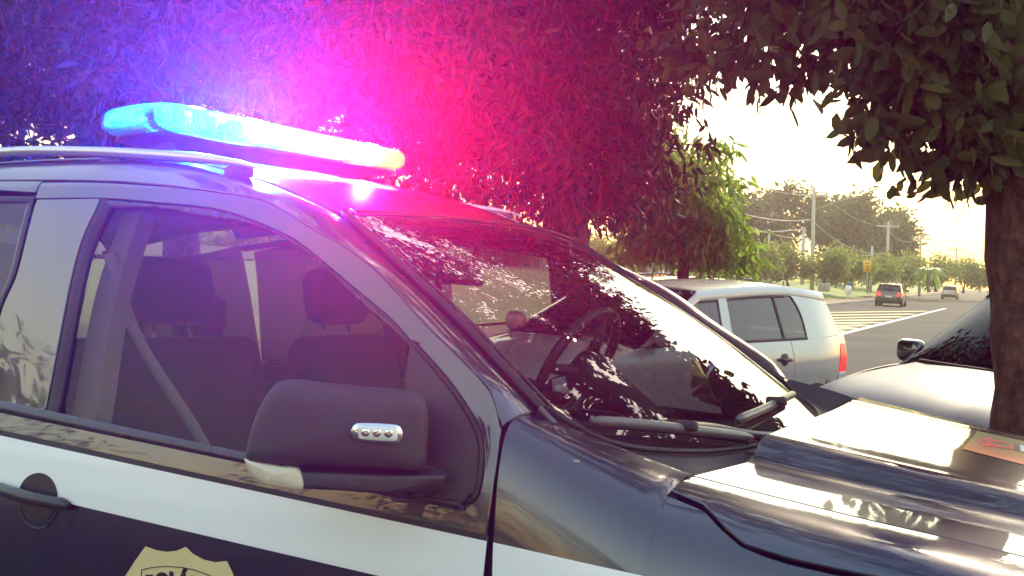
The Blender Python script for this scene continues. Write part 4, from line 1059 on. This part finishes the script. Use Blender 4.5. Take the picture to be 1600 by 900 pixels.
# painted lines
def strip_px(name, a, b_, wpx, mat, z):
    P = [on_ground(a[0], a[1]-wpx/2), on_ground(b_[0], b_[1]-wpx*.3), on_ground(b_[0], b_[1]+wpx*.3), on_ground(a[0], a[1]+wpx/2)]
    P = [(p[0], p[1], z) for p in P]; o = mesh_obj(name, P, [(0, 1, 2, 3)], mat, None, False); o['kind'] = 'structure'; return o
eA, eB = on_ground(1318, 521), on_ground(1477, 482); ed = (eB-eA)/np.linalg.norm(eB-eA); en = np.array([-ed[1], ed[0], 0])
P = [eA-ed*30+en*.10, eB+en*.10, eB-en*.10, eA-ed*30-en*.10]; o = mesh_obj('edge_line', [(p[0], p[1], .004) for p in P], [(0, 1, 2, 3)][::-1], line_m, None, False); o['kind'] = 'structure'
for k in range(9):
    v = 487+4.4*k; u1 = 1320+(520-v)/.245-8; u0 = 1240
    p0, p1 = on_ground(u0, v+2.0), on_ground(u1, v-.8); d = (p1-p0)/np.linalg.norm(p1-p0); nn = np.array([-d[1], d[0], 0])*(.22+.012*k)
    o = mesh_obj('hatch_marking', [(q[0], q[1], .004) for q in (p0-nn, p1-nn, p1+nn, p0+nn)], [(0, 1, 2, 3)], yell_m, None, False); o['kind'] = 'structure'
for k in range(2):      # lane line seen through the cabin windows
    p0, p1 = on_ground(200, 487+k*34), on_ground(620, 497+k*34); d = (p1-p0)/np.linalg.norm(p1-p0); nn = np.array([-d[1], d[0], 0])*.10
    o = mesh_obj('lane_line', [(q[0], q[1], .004) for q in (p0-d*20-nn, p1+d*6-nn, p1+d*6+nn, p0-d*20+nn)], [(0, 1, 2, 3)], line_m, None, False); o['kind'] = 'structure'

# ================================================================== plants
LT = np.array([(0, 0, 0), (.34, .5, .02), (.34, 0, -.05), (.34, -.5, .02), (.72, .40, -.02), (.72, 0, -.09), (.72, -.40, -.02), (1, 0, -.12)])
LF = [(0, 2, 1), (0, 3, 2), (1, 2, 5, 4), (2, 3, 6, 5), (4, 5, 7), (5, 6, 7)]
def leaf_frames(cl, per, droop, rng, spread=.06, wild=.5):
    """clusters of leaves: returns origins, direction and side vectors"""
    n = len(cl)*per; c = np.repeat(cl, per, 0)
    az = rng.uniform(0, 2*np.pi, n); el = rng.normal(-droop, wild, n)
    d = np.stack([np.cos(az)*np.cos(el), np.sin(az)*np.cos(el), np.sin(el)], 1)
    o = c + d*spread*rng.uniform(.2, 1, (n, 1)) + rng.normal(0, spread*.6, (n, 3))
    r = rng.normal(0, 1, (n, 3)); r[:, 2] *= .5; s = np.cross(d, r); s /= np.linalg.norm(s, axis=1)[:, None]+1e-9
    return o, d, s
def leaf_mesh(name, o, d, s, ln, wd, mat, rng, parent=None, tint=None):
    n = len(o); ln = ln*rng.uniform(.5, 1.35, n); wd = wd*rng.uniform(.75, 1.2, n); up = np.cross(s, d)
    V = o[:, None, :] + d[:, None, :]*(LT[None, :, 0, None]*ln[:, None, None]) + s[:, None, :]*(LT[None, :, 1, None]*wd[:, None, None]) + up[:, None, :]*(LT[None, :, 2, None]*ln[:, None, None])
    V = V.reshape(-1, 3)
    me = bpy.data.meshes.new(name); me.vertices.add(len(V)); me.vertices.foreach_set('co', V.ravel().astype(np.float32))
    sizes = np.array([len(f) for f in LF]); flat = np.concatenate([np.array(f) for f in LF])
    idx = (np.arange(n)[:, None]*8 + flat[None, :]).ravel(); tot = np.tile(sizes, n); start = np.r_[0, np.cumsum(tot)[:-1]]
    me.loops.add(len(idx)); me.loops.foreach_set('vertex_index', idx.astype(np.int32))
    me.polygons.add(len(tot)); me.polygons.foreach_set('loop_start', start.astype(np.int32)); me.polygons.foreach_set('loop_total', tot.astype(np.int32))
    me.update(calc_edges=True)
    at_ = me.attributes.new('tint', 'FLOAT', 'POINT'); t = rng.uniform(0, 1, n) if tint is None else np.clip(tint+rng.normal(0, .15, n), 0, 1)
    at_.data.foreach_set('value', np.repeat(t, 8).astype(np.float32))
    me.materials.append(mat); ob = bpy.data.objects.new(name, me); COL.objects.link(ob)
    if parent: ob.parent = parent
    return ob
def ellipsoid_pts(e, rng, bunch=1, sig=.16):
    """clump centres in a list of ellipsoids (centre, radii, count), denser to the outside, in lumps"""
    P = []
    for c, r, n in e:
        n0, n = n, max(3, n//bunch)
        q = rng.normal(0, 1, (n, 3)); q /= np.linalg.norm(q, axis=1)[:, None]; k = rng.uniform(.15, 1, (n, 1))**.55
        lump = 1+.18*np.sin(q[:, :1]*5+c[0])*np.cos(q[:, 1:2]*6+c[1])+.12*np.sin(q[:, 2:]*9)
        p = np.array(c)+q*k*lump*np.array(r)
        if bunch > 1: p = np.repeat(p, bunch, 0) + rng.normal(0, sig, (n*bunch, 3))*np.array([1, 1, .8])
        P.append(p)
    return np.vstack(P)
def in_frame(P, m=60):
    d = P-CAM; z = d @ FW; u = 800+FPX*(d @ RT)/z; v = 450-FPX*(d @ UP)/z
    return (z > .3) & (u > -m) & (u < 1600+m) & (v > -m) & (v < 900+m), z
LEAF_ME = {}
def split_leaves(root, o, d, s, ln, wd, mat_tint, mat_obj, rng, k, name='leaf', crown='crown', keep=None):
    """the k leaves that show largest become leaf objects, the rest one crown mesh"""
    ok, z = in_frame(o); zz = np.where(ok, z, 1e9); order = np.argsort(zz)[:k]; order = order[zz[order] < 1e8]
    rest = np.ones(len(o), bool); rest[order] = False
    cm = leaf_mesh(crown, o[rest]-np.array(root.location), d[rest], s[rest], ln, wd, mat_tint, rng, root); cm['kind'] = 'stuff'
    for q in order:
        key = (mat_obj.name, int(rng.integers(4)))
        if key not in LEAF_ME:
            me = bpy.data.meshes.new(name); f = rng.uniform(.8, 1.2); nseg = 7; V = []; 
            for i in range(nseg+1):
                t = i/nseg; w = math.sin(math.pi*min(1, t*.93+.035))**.8*(1-.25*t)*.5*f; cz = -.12*t*t*rng.uniform(.6, 1.5)
                V += [(t, w, cz+.05*w), (t, 0, cz-.03), (t, -w, cz+.05*w)]
            Fq = [(3*i+a, 3*i+a+1, 3*i+a+4, 3*i+a+3) for i in range(nseg) for a in (0, 1)]
            me.from_pydata(V, [], Fq); me.polygons.foreach_set('use_smooth', [True]*len(me.polygons)); me.materials.append(mat_obj); LEAF_ME[key] = me
        ob = bpy.data.objects.new(name, LEAF_ME[key]); COL.objects.link(ob); ob.parent = root
        l = ln*rng.uniform(.75, 1.25); w = wd*rng.uniform(.85, 1.2)*1.15; up = np.cross(s[q], d[q]); loc = o[q]-np.array(root.location)
        ob.matrix_local = Matrix([[d[q][0]*l, s[q][0]*w, up[0]*l, loc[0]], [d[q][1]*l, s[q][1]*w, up[1]*l, loc[1]], [d[q][2]*l, s[q][2]*w, up[2]*l, loc[2]], [0, 0, 0, 1]])
def bark(name, col, sc=14):
    m, N, L, B = nodes(name); tc = N.new('ShaderNodeTexCoord'); mp = N.new('ShaderNodeMapping'); mp.inputs['Scale'].default_value = (1, 1, .55); L.new(tc.outputs['Object'], mp.inputs[0])
    n1 = N.new('ShaderNodeTexNoise'); n1.inputs['Scale'].default_value = sc; n1.inputs['Detail'].default_value = 10; n1.inputs['Roughness'].default_value = .7; L.new(mp.outputs[0], n1.inputs['Vector'])
    n2 = N.new('ShaderNodeTexVoronoi'); n2.inputs['Scale'].default_value = sc*1.6; L.new(mp.outputs[0], n2.inputs['Vector'])
    r = N.new('ShaderNodeValToRGB'); r.color_ramp.elements[0].position = .36; r.color_ramp.elements[0].color = (*[c*.35 for c in col], 1); r.color_ramp.elements[1].position = .66; r.color_ramp.elements[1].color = (*[min(1, c*1.7) for c in col], 1)
    L.new(n1.outputs['Fac'], r.inputs[0]); L.new(r.outputs[0], B.inputs['Base Color']); B.inputs['Roughness'].default_value = .9
    ad = N.new('ShaderNodeMath'); ad.operation = 'ADD'; L.new(n1.outputs['Fac'], ad.inputs[0]); L.new(n2.outputs['Distance'], ad.inputs[1])
    bp = N.new('ShaderNodeBump'); bp.inputs['Strength'].default_value = 1; bp.inputs['Distance'].default_value = .03; L.new(ad.outputs[0], bp.inputs['Height']); L.new(bp.outputs[0], B.inputs['Normal'])
    return m
bark_d = bark('dark_bark', (.075, .048, .036)); bark_p = bark('pale_bark', (.20, .16, .12), 5)
def trunk(root, base, top, r0, r1, mat, bend=.12, seed=1, n=14, name='trunk'):
    rg = np.random.default_rng(seed); a, b_ = np.array(base, float), np.array(top, float); t = np.linspace(0, 1, n)[:, None]
    P = a+(b_-a)*t + np.sin(t*math.pi*rg.uniform(.8, 1.6))*rg.normal(0, bend, 3)*np.array([1, 1, .2])
    R = r0+(r1-r0)*t[:, 0]**.8; R = R*(1+.10*np.exp(-t[:, 0]*9)*4) * (1+.05*rg.normal(0, 1, n))
    m = MB(); m.tube(P-np.array(root.location), R, 14); m.build(name, mat, root); return P
def limbs(root, start, ends, r0, mat, seed):
    rg = np.random.default_rng(seed)
    for e in ends:
        e = np.array(e, float); mid = (start+e)/2 + rg.normal(0, .15, 3)*np.linalg.norm(e-start)*.4; P = cr([start, mid, e], 9)-np.array(root.location)
        m = MB(); m.tube(P, np.linspace(r0, r0*.18, 9), 7); m.build('branch', mat, root)
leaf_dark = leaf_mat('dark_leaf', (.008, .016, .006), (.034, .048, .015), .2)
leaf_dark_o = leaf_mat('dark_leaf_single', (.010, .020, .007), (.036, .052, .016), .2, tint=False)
leaf_mango = leaf_mat('mango_leaf', (.085, .17, .022), (.21, .33, .05), .55)
leaf_mango_o = leaf_mat('mango_leaf_single', (.085, .17, .022), (.21, .33, .05), .55, tint=False)
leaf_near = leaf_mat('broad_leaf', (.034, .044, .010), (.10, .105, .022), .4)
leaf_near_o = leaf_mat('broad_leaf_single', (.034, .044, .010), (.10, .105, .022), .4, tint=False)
leaf_far = leaf_mat('far_leaf', (.035, .055, .018), (.09, .11, .03), .3)
leaf_bush = leaf_mat('bush_leaf', (.09, .14, .026), (.24, .28, .06), .45)
rg = np.random.default_rng(5)
# ---- the big dark tree behind the SUV
bt = empty('leafy_tree', tuple(on_ground(955, 560))); tag(bt, 'tall dark leafy tree hanging over the police SUV, lit blue and red by its lights', 'tree')
tb0 = at(940, 300, 11.0); bt.location = (tb0[0], tb0[1], 0)
tp_ = trunk(bt, (tb0[0], tb0[1], -.05), tuple(at(925, -120, 10.6)), .26, .17, bark_d, .15, 3)
E_ = [(at(120, -200, 8.8), (2.9, 2.4, 2.25), 2812), (at(520, -120, 8.6), (2.3, 2.0, 2.2), 2812), (at(800, -40, 9.2), (1.7, 1.8, 2.0), 2156), (at(960, 60, 10.3), (1.15, 1.5, 2.0), 1406),
      (at(-350, -150, 8.5), (2.2, 2.2, 2.2), 1125), (at(1150, -230, 8.8), (1.9, 1.6, 1.45), 1687), (at(760, 240, 9.0), (1.1, 1.0, .62), 562), (at(930, 210, 8.6), (.55, .6, .75), 618), (at(100, 200, 9.5), (2.6, 1.5, .8), 1312), (at(-350, 150, 9.0), (2.0, 1.5, 1.0), 656),
      ((.4, 3.3, 5.7), (3.3, 2.2, 1.25), 1687), ((.7, 1.2, 6.2), (2.8, 2.0, .9), 1700), ((-3.4, 2.6, 5.6), (3.0, 2.6, 1.5), 1312)]  # unseen canopy overhead, added to darken the windscreen and hood reflections
cl = ellipsoid_pts(E_, rg, 12, .15); cl = cl[cl[:, 2] > 1.95]
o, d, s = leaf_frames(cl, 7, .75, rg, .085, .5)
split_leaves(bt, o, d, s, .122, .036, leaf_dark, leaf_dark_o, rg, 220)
limbs(bt, tp_[-3], [e[0] for e in E_[:6]], .10, bark_d, 4)
# ---- second tree row that closes the view behind it
b2 = empty('leafy_tree', (0, 0, 0)); tag(b2, 'dark tree standing farther back behind the roof light bar', 'tree')
q = at(300, 300, 17); b2.location = (q[0], q[1], 0); tp2 = trunk(b2, (q[0], q[1], -.05), tuple(at(310, -100, 17)), .3, .18, bark_d, .2, 6)
E2 = [(at(300, -60, 17), (4.8, 3.0, 3.6), 2200), (at(750, 0, 17.5), (3.2, 2.5, 3.0), 1300), (at(-250, -60, 17), (4, 3, 3.4), 900)]
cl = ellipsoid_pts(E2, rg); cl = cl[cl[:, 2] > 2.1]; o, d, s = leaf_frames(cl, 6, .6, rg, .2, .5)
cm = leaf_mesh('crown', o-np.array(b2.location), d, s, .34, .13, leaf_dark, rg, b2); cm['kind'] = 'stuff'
limbs(b2, tp2[-3], [e[0] for e in E2], .12, bark_d, 8)
# ---- sunlit tree right of it
b3 = empty('sunlit_tree', (0, 0, 0)); tag(b3, 'bright green sunlit tree with drooping leaves behind the silver hatchback', 'tree')
q = at(1070, 420, 12.5); b3.location = (q[0], q[1], 0); tp3 = trunk(b3, (q[0], q[1], -.05), tuple(at(1075, 280, 12.5)), .10, .05, bark_d, .05, 9)
E3 = [(at(1085, 312, 12.5), (.68, .68, .80), 470), (at(1040, 345, 12.3), (.56, .6, .56), 260), (at(1120, 365, 12.4), (.42, .5, .42), 190), (at(1035, 262, 12.0), (.42, .5, .5), 170)]
cl = ellipsoid_pts(E3, rg, 7, .085); cl = cl[cl[:, 2] > 1.6]; o, d, s = leaf_frames(cl, 7, .8, rg, .08, .4)
split_leaves(b3, o, d, s, .17, .042, leaf_mango, leaf_mango_o, rg, 120)
limbs(b3, tp3[-4], [e[0] for e in E3], .04, bark_d, 10)
# ---- the near tree at the right edge
nt = empty('roadside_tree', (0, 0, 0)); tag(nt, 'near tree at the right edge with brown trunk and overhanging broad leaves', 'tree')
q = at(1612, 640, 4.7); nt.location = (q[0], q[1], 0)
nP = [(q[0], q[1], -.02), at(1614, 620, 4.7), at(1610, 520, 4.72), at(1604, 420, 4.74), at(1600, 320, 4.76), at(1606, 220, 4.76), at(1590, 80, 4.8), at(1570, -150, 4.9), at(1540, -420, 5.0)]
m = MB(); nP = cr(np.array([tuple(p) for p in nP]), 36); rr_ = np.interp(np.linspace(0, 1, 36), [0, .06, .3, .6, .8, 1], [.24, .175, .165, .17, .13, .08])*(1+.05*np.sin(np.arange(36)*1.9)); m.tube(nP-np.array(nt.location), rr_, 18); m.build('trunk', bark('red_bark', (.115, .044, .032), 16), nt)
E4 = [(at(1520, 40, 4.7), (.45, .45, .36), 230), (at(1420, 30, 4.55), (.32, .36, .28), 125), (at(1540, 180, 4.6), (.24, .30, .26), 95), (at(1465, 190, 4.6), (.19, .24, .20), 85), (at(1395, 120, 4.5), (.13, .16, .18), 45),
      (at(1230, -10, 5.2), (.46, .44, .24), 100), (at(1330, 0, 4.8), (.36, .38, .24), 105), (at(1120, 40, 5.6), (.34, .4, .30), 70), (at(1480, 245, 4.65), (.10, .12, .07), 12), (at(1370, 190, 4.5), (.05, .06, .04), 4),
      (at(1180, 95, 5.2), (.14, .16, .09), 14), (at(1255, 100, 5.0), (.12, .12, .07), 12), (at(1305, 80, 4.9), (.13, .14, .10), 14),
      (at(1450, -330, 4.9), (.95, .95, .75), 420), (at(1150, -420, 5.2), (1.1, 1.0, .7), 420), (at(1760, -60, 5.0), (.6, .7, .7), 160)]
cl = ellipsoid_pts(E4, rg, 4, .07); o, d, s = leaf_frames(cl, 5, .75, rg, .06, .45)
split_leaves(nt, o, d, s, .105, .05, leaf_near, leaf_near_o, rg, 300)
limbs(nt, nP[-8], [e[0] for e in E4[:3]], .045, bark_d, 12); limbs(nt, nP[-6], [e[0] for e in E4[5:8]], .035, bark_d, 14); 
for a in ((1536, 268), (1530, 262), (1520, 258)):      # bare twigs hanging beside the trunk
    m = MB(); e = at(a[0]-30-rg.integers(30), a[1]+60+rg.integers(50), 4.6); m.tube(cr([at(1545, 240, 4.7), at(a[0]-5, a[1], 4.65), e], 8)-np.array(nt.location), np.linspace(.004, .0012, 8), 5); m.build('twig', bark_p, nt)
# ================================================================== far trees, bushes, poles, sign
def far_tree(name, label, u, vt, vb, dep, wid, mat, n, lf, group=None, base_z=None, shape='euc', seed=1):
    rg = np.random.default_rng(seed); t_, b_ = at(u, vt, dep), at(u, vb, dep)
    r = empty(name, (b_[0], b_[1], b_[2])); tag(r, label, 'tree' if shape != 'bush' else 'bush', group)
    h = t_[2]-b_[2]; w = wid/FPX*dep/2
    if shape == 'euc':
        E = [(np.array([b_[0]+rg.normal(0, w*.45), b_[1]+rg.normal(0, w*.45), b_[2]+h*k]), (w*.62, w*.62, h*.15), n//5) for k in (.42, .56, .68, .8, .88)]
        trunk(r, b_-np.array([0, 0, 1]), (t_+b_*0)-np.array([0, 0, h*.1]), .22, .06, bark_p, .4, seed)
    else:
        E = [(np.array([b_[0]+rg.normal(0, w*.4), b_[1]+rg.normal(0, w*.4), b_[2]+h*k]), (w*.75, w*.75, h*.30), n//4) for k in (.30, .42, .56, .72)]
        trunk(r, b_-np.array([0, 0, .5]), b_+np.array([0, 0, h*.6]), .10, .04, bark_d, .1, seed)
    cl = ellipsoid_pts(E, rg); o, d, s = leaf_frames(cl, 5, .4, rg, lf*.8, .7)
    c = leaf_mesh('crown', o-np.array(r.location), d, s, lf, lf*.42, mat, rg, r); c['kind'] = 'stuff'
    return r
EUC = [(1172, 300, 430, 105, 95), (1204, 296, 440, 118, 80), (1240, 292, 440, 112, 85), (1290, 304, 440, 120, 80), (1330, 306, 440, 115, 72), (1358, 326, 440, 118, 60), (1392, 346, 442, 112, 50), (1120, 310, 430, 110, 90)]
wh = []
for k, (u, vt, vb, dep, w) in enumerate(EUC):
    far_tree('tall_tree', 'tall hazy eucalyptus on the far bank, %s in the row above the road' % (['second from left', 'third from left', 'fourth from left', 'middle one', 'third from right', 'second from right', 'rightmost and shortest', 'leftmost'][k]), u, vt, vb, dep, w, leaf_far, 520, .62, 'tall trees on the far bank', seed=20+k)
BUSH = [(1130, 372, 440, 74, 70), (1185, 382, 441, 76, 70), (1232, 380, 442, 80, 66), (1285, 386, 444, 78, 64), (1330, 392, 446, 82, 60), (1375, 398, 447, 90, 56), (1415, 396, 449, 96, 60), (1462, 400, 452, 100, 56), (1505, 404, 454, 104, 52), (1548, 410, 456, 104, 52), (1590, 408, 458, 100, 56), (1060, 380, 432, 70, 80), (1010, 385, 430, 66, 70)]
for k, (u, vt, vb, dep, w) in enumerate(BUSH):
    lab = 'green bush on the far verge, ' + ['behind the silver hatchback roof', 'left of the tallest pole', 'just left of the tallest pole foot', 'just right of the tallest pole', 'left of the yellow sign', 'behind the yellow sign', 'behind the dark car on the road', 'right of the dark car on the road', 'behind the white car on the road', 'beside the brown tree trunk', 'hidden partly by the brown trunk', 'under the sunlit tree', 'at the foot of the sunlit tree'][k]
    far_tree('bush', lab, u, vt, vb-4, dep, w, leaf_bush, 480, .34, 'bushes along the far verge', shape='bush', seed=60+k)
for k, (u, vt, vb, dep, w) in enumerate([(60, 330, 410, 48, 190), (240, 335, 412, 50, 190), (430, 340, 416, 50, 170), (600, 345, 420, 52, 170), (770, 352, 424, 54, 150), (900, 362, 428, 58, 120)]):
    far_tree('bush', 'dark bush across the road seen through the SUV cabin, number %s from the left' % ['one', 'two', 'three', 'four', 'five', 'six'][k], u, vt, vb, dep, w, leaf_bush, 420, .34, 'bushes seen through the cabin', shape='bush', seed=90+k)
# palm-like plant
pr = at(1452, 446, 92); palm = empty('palm', tuple(pr)); tag(palm, 'pale green palm with drooping fronds right of the dark car', 'palm')
trunk(palm, pr-np.array([0, 0, .6]), at(1452, 424, 92), .14, .10, bark_p, .05, 3)
pt = at(1452, 422, 92)-pr
for k in range(30):
    a = k*2.4; L_ = 1.7+.5*math.sin(k*1.7); P = [pt + np.array([math.cos(a)*L_*t, math.sin(a)*L_*t, (.6+.5*math.sin(k*1.3))*t-(1.6+.5*math.cos(k*2.1))*t*t]) for t in np.linspace(0, 1, 8)]
    V, Fq = [], []; sd_ = np.array([-math.sin(a), math.cos(a), 0])
    for i, p in enumerate(P):
        w = .13*math.sin(math.pi*(i+.6)/8.2); V += [p+sd_*w-np.array([0, 0, .1*w]), p+np.array([0, 0, .03]), p-sd_*w-np.array([0, 0, .1*w])]
    for i in range(7): Fq += [(3*i, 3*i+1, 3*i+4, 3*i+3), (3*i+1, 3*i+2, 3*i+5, 3*i+4)]
    me = mesh_obj('frond', V, Fq, leaf_mango_o, palm)
pole_m = pbr('pole_concrete', (.46, .43, .36), .85, var=.15, scale=2)
POLES = [(1270, 293, 462, 84, .18, 'tallest pale concrete power pole on the verge with a cross arm', True), (1201, 358, 438, 96, .15, 'short pale pole left of the tallest power pole', False), (1255, 355, 441, 92, .19, 'thick pale pole just left of the tallest power pole', False), (1334, 400, 446, 84, .10, 'thin pale post left of the yellow sign', False), (1362, 384, 448, 88, .13, 'leaning pale pole behind the yellow sign', False), (1387, 346, 446, 92, .16, 'pale power pole above the dark car on the road', True), (1438, 366, 455, 108, .15, 'power pole right of the dark car on the road', True), (1494, 386, 452, 135, .15, 'far power pole above the white car on the road', True)]
tops = []
for u, vt, vb, dep, r, lab, arm in POLES:
    b_ = at(u-2, vb+8, dep); t_ = at(u+ (vb-vt)*.012, vt, dep)
    p = empty('power_pole', tuple(b_)); tag(p, lab, 'pole', 'poles on the far verge')
    m = MB(); m.tube([(0, 0, 0), tuple((t_-b_)*.5), tuple(t_-b_)], [r, r*.85, r*.68], 10); m.build('shaft', pole_m, p)
    if arm:
        c = (t_-b_)*.93; m = MB(); m.box(c, (.12, 2.0, .14), np.array([[FH[0], RH[0], 0], [FH[1], RH[1], 0], [0, 0, 1.]])); m.build('cross_arm', pole_m, p)
        for k in (-.85, -.3, .3, .85):
            m = MB(); m.lathe([(.001, .28), (.05, .26), (.06, .14), (.03, .10), (.03, 0)], c+RH*k*1.0+np.array([0, 0, .06]), (0, 0, 1), 8); m.build('insulator', conc_m, p)
    tops.append((b_, t_))
wire_m = pbr('cable', (.30, .29, .26), .6)
def wire(a, b_, sag, lab, r=.022):
    a, b_ = np.array(a), np.array(b_); t = np.linspace(0, 1, 22)[:, None]; P = a+(b_-a)*t - np.array([0, 0, 1])*4*sag*t*(1-t)
    m = MB(); m.tube(P, r, 5); tag(m.build('cable', wire_m), lab, 'cable', 'overhead cables')
def tp_at(i, f, k=0): b_, t_ = tops[i]; return b_+(t_-b_)*f + RH*k
wire(at(1120, 320, 70), tp_at(0, .72), .5, 'thick cable sagging from the sunlit tree to the tallest pole', .05)
wire(tp_at(0, .70), tp_at(5, .55), .9, 'cable sagging between the tallest pole and the pole above the dark car', .035)
wire(at(1150, 345, 75), tp_at(0, .55), .4, 'lower cable left of the tallest pole', .04)
wire(at(1120, 360, 80), tp_at(2, .97), .2, 'nearly level cable left of the thick short pole', .05)
wire(tp_at(0, .52), tp_at(4, .80), .5, 'lower cable right of the tallest pole', .045)
wire(tp_at(0, .93, -.85), at(1130, 262, 60), .4, 'top cable on the left of the tallest pole')
wire(tp_at(0, .93, .85), tp_at(5, .93, .85), .8, 'top cable between the tallest pole and the next pole')
wire(tp_at(0, .80), at(1335, 308, 84), -.1, 'short stay cable rising right of the tallest pole', .03)
wire(tp_at(5, .93, -.3), tp_at(6, .93, -.3), .8, 'top cable right of the pole above the dark car')
wire(tp_at(6, .93, .3), tp_at(7, .93, .3), .8, 'distant top cable above the white car')
wire(tp_at(6, .93, -.85), at(1700, 372, 140), .6, 'level cable running behind the brown trunk')
wire(tp_at(7, .93, 0), at(1700, 395, 160), .6, 'lower level cable running behind the brown trunk')
# yellow sign
sg_ = at(1356, 450, 70); sgn = empty('road_sign', tuple(sg_)); tag(sgn, 'small yellow road sign on a thin post on the verge', 'sign')
m = MB(); m.tube([(0, 0, -.4), tuple(at(1355, 404, 70)-sg_)], .04, 8); m.build('post', pole_m, sgn)
c = at(1355, 416, 69.9)-sg_; m = MB(); m.box(c, (.52, .03, .80), np.array([[RH[0], FH[0], 0], [RH[1], FH[1], 0], [0, 0, 1.]])); m.build('panel', pbr('sign_yellow', (.75, .47, .02), .5, var=.05), sgn)
for k in range(3):
    m = MB(); m.box(c-FH*.02+np.array([0, 0, .18-.18*k]), (.30-.04*k, .012, .07), np.array([[RH[0], FH[0], 0], [RH[1], FH[1], 0], [0, 0, 1.]])); m.build('symbol_bar', pbr('sign_ink', (.35, .10, .02), .6), sgn)
# white marker and pale stones on the verge
mk = on_ground(1326, 466); mk = at(1325, 461, 66); mr_ = empty('marker_post', tuple(mk)); tag(mr_, 'small white marker with a blue top on the grass verge', 'marker')
m = MB(); m.lathe([(.001, .62), (.16, .58), (.22, .40), (.18, .1), (.06, .0), (.05, -.3)], (0, 0, 0), (0, 0, 1), 12); m.build('body', pbr('marker_white', (.75, .75, .74), .5), mr_)
m = MB(); m.lathe([(.001, .85), (.07, .84), (.08, .60)], (0, 0, 0), (0, 0, 1), 10); m.build('top', pbr('marker_blue', (.08, .12, .4), .5), mr_)
for k, u in enumerate((1283, 1292)):
    p = at(u, 449, 74); m = MB(); m.box((0, 0, 0), (.42, .4, .62), bev=.14); o = m.build('marker_stone', conc_m); o.location = tuple(p); tag(o, 'pale squat stone on the verge right of the tallest pole, %s one' % ('left', 'right')[k], 'stone', 'stones on the verge')
for k, u in enumerate((1014, 1048, 1108)):
    p = at(u, 431, 24); m = MB(); m.tube([(0, 0, -1.4), (0, 0, .02), (0, 0, .20)], [.07, .07, .06], 10); o = m.build('fence_post', conc_m); o.location = tuple(p); tag(o, 'short concrete post under the sunlit tree, %s' % ('left', 'middle', 'right')[k], 'post', 'concrete posts under the trees')
# trees and a low wall across the street behind the photographer, mirrored in the paint
for k, (x, y, h, w) in enumerate(((8, -21, 6.5, 7), (-3, -24, 8, 8), (-14, -21, 7.5, 8), (18, -17, 7, 8), (-24, -12, 7, 8))):
    r = empty('street_tree', (x, y, 0)); tag(r, 'street tree across the road, only mirrored in the SUV paint, ' + ['right of the tallest', 'tallest', 'left of the tallest', 'far right', 'far left'][k], 'tree', 'trees mirrored in the paint'); rg = np.random.default_rng(140+k)
    trunk(r, (x, y, -.1), (x, y, h*.6), .22, .1, bark_d, .2, k)
    cl = ellipsoid_pts([(np.array([x, y, h*.62]), (w*.6, w*.6, h*.38), 1200), (np.array([x+w*.4, y, h*.40]), (w*.6, w*.4, h*.34), 600)], rg); o, d, s = leaf_frames(cl, 5, .4, rg, .3, .6)
    c = leaf_mesh('crown', o-np.array(r.location), d, s, .22, .10, leaf_dark, rg, r); c['kind'] = 'stuff'
# ================================================================== air
hz = bpy.data.materials.new('haze_air'); hz.use_nodes = True; N = hz.node_tree.nodes; N.remove(N['Principled BSDF'])
pv = N.new('ShaderNodeVolumePrincipled'); pv.inputs['Color'].default_value = (.97, .94, .86, 1); pv.inputs['Density'].default_value = HAZE; pv.inputs['Anisotropy'].default_value = .8
hz.node_tree.links.new(pv.outputs[0], N['Material Output'].inputs['Volume'])
b = MB(); b.box((0, 0, 11), (900, 900, 26)); o = b.build('haze', hz, smooth=False); tag(o, kind='stuff')
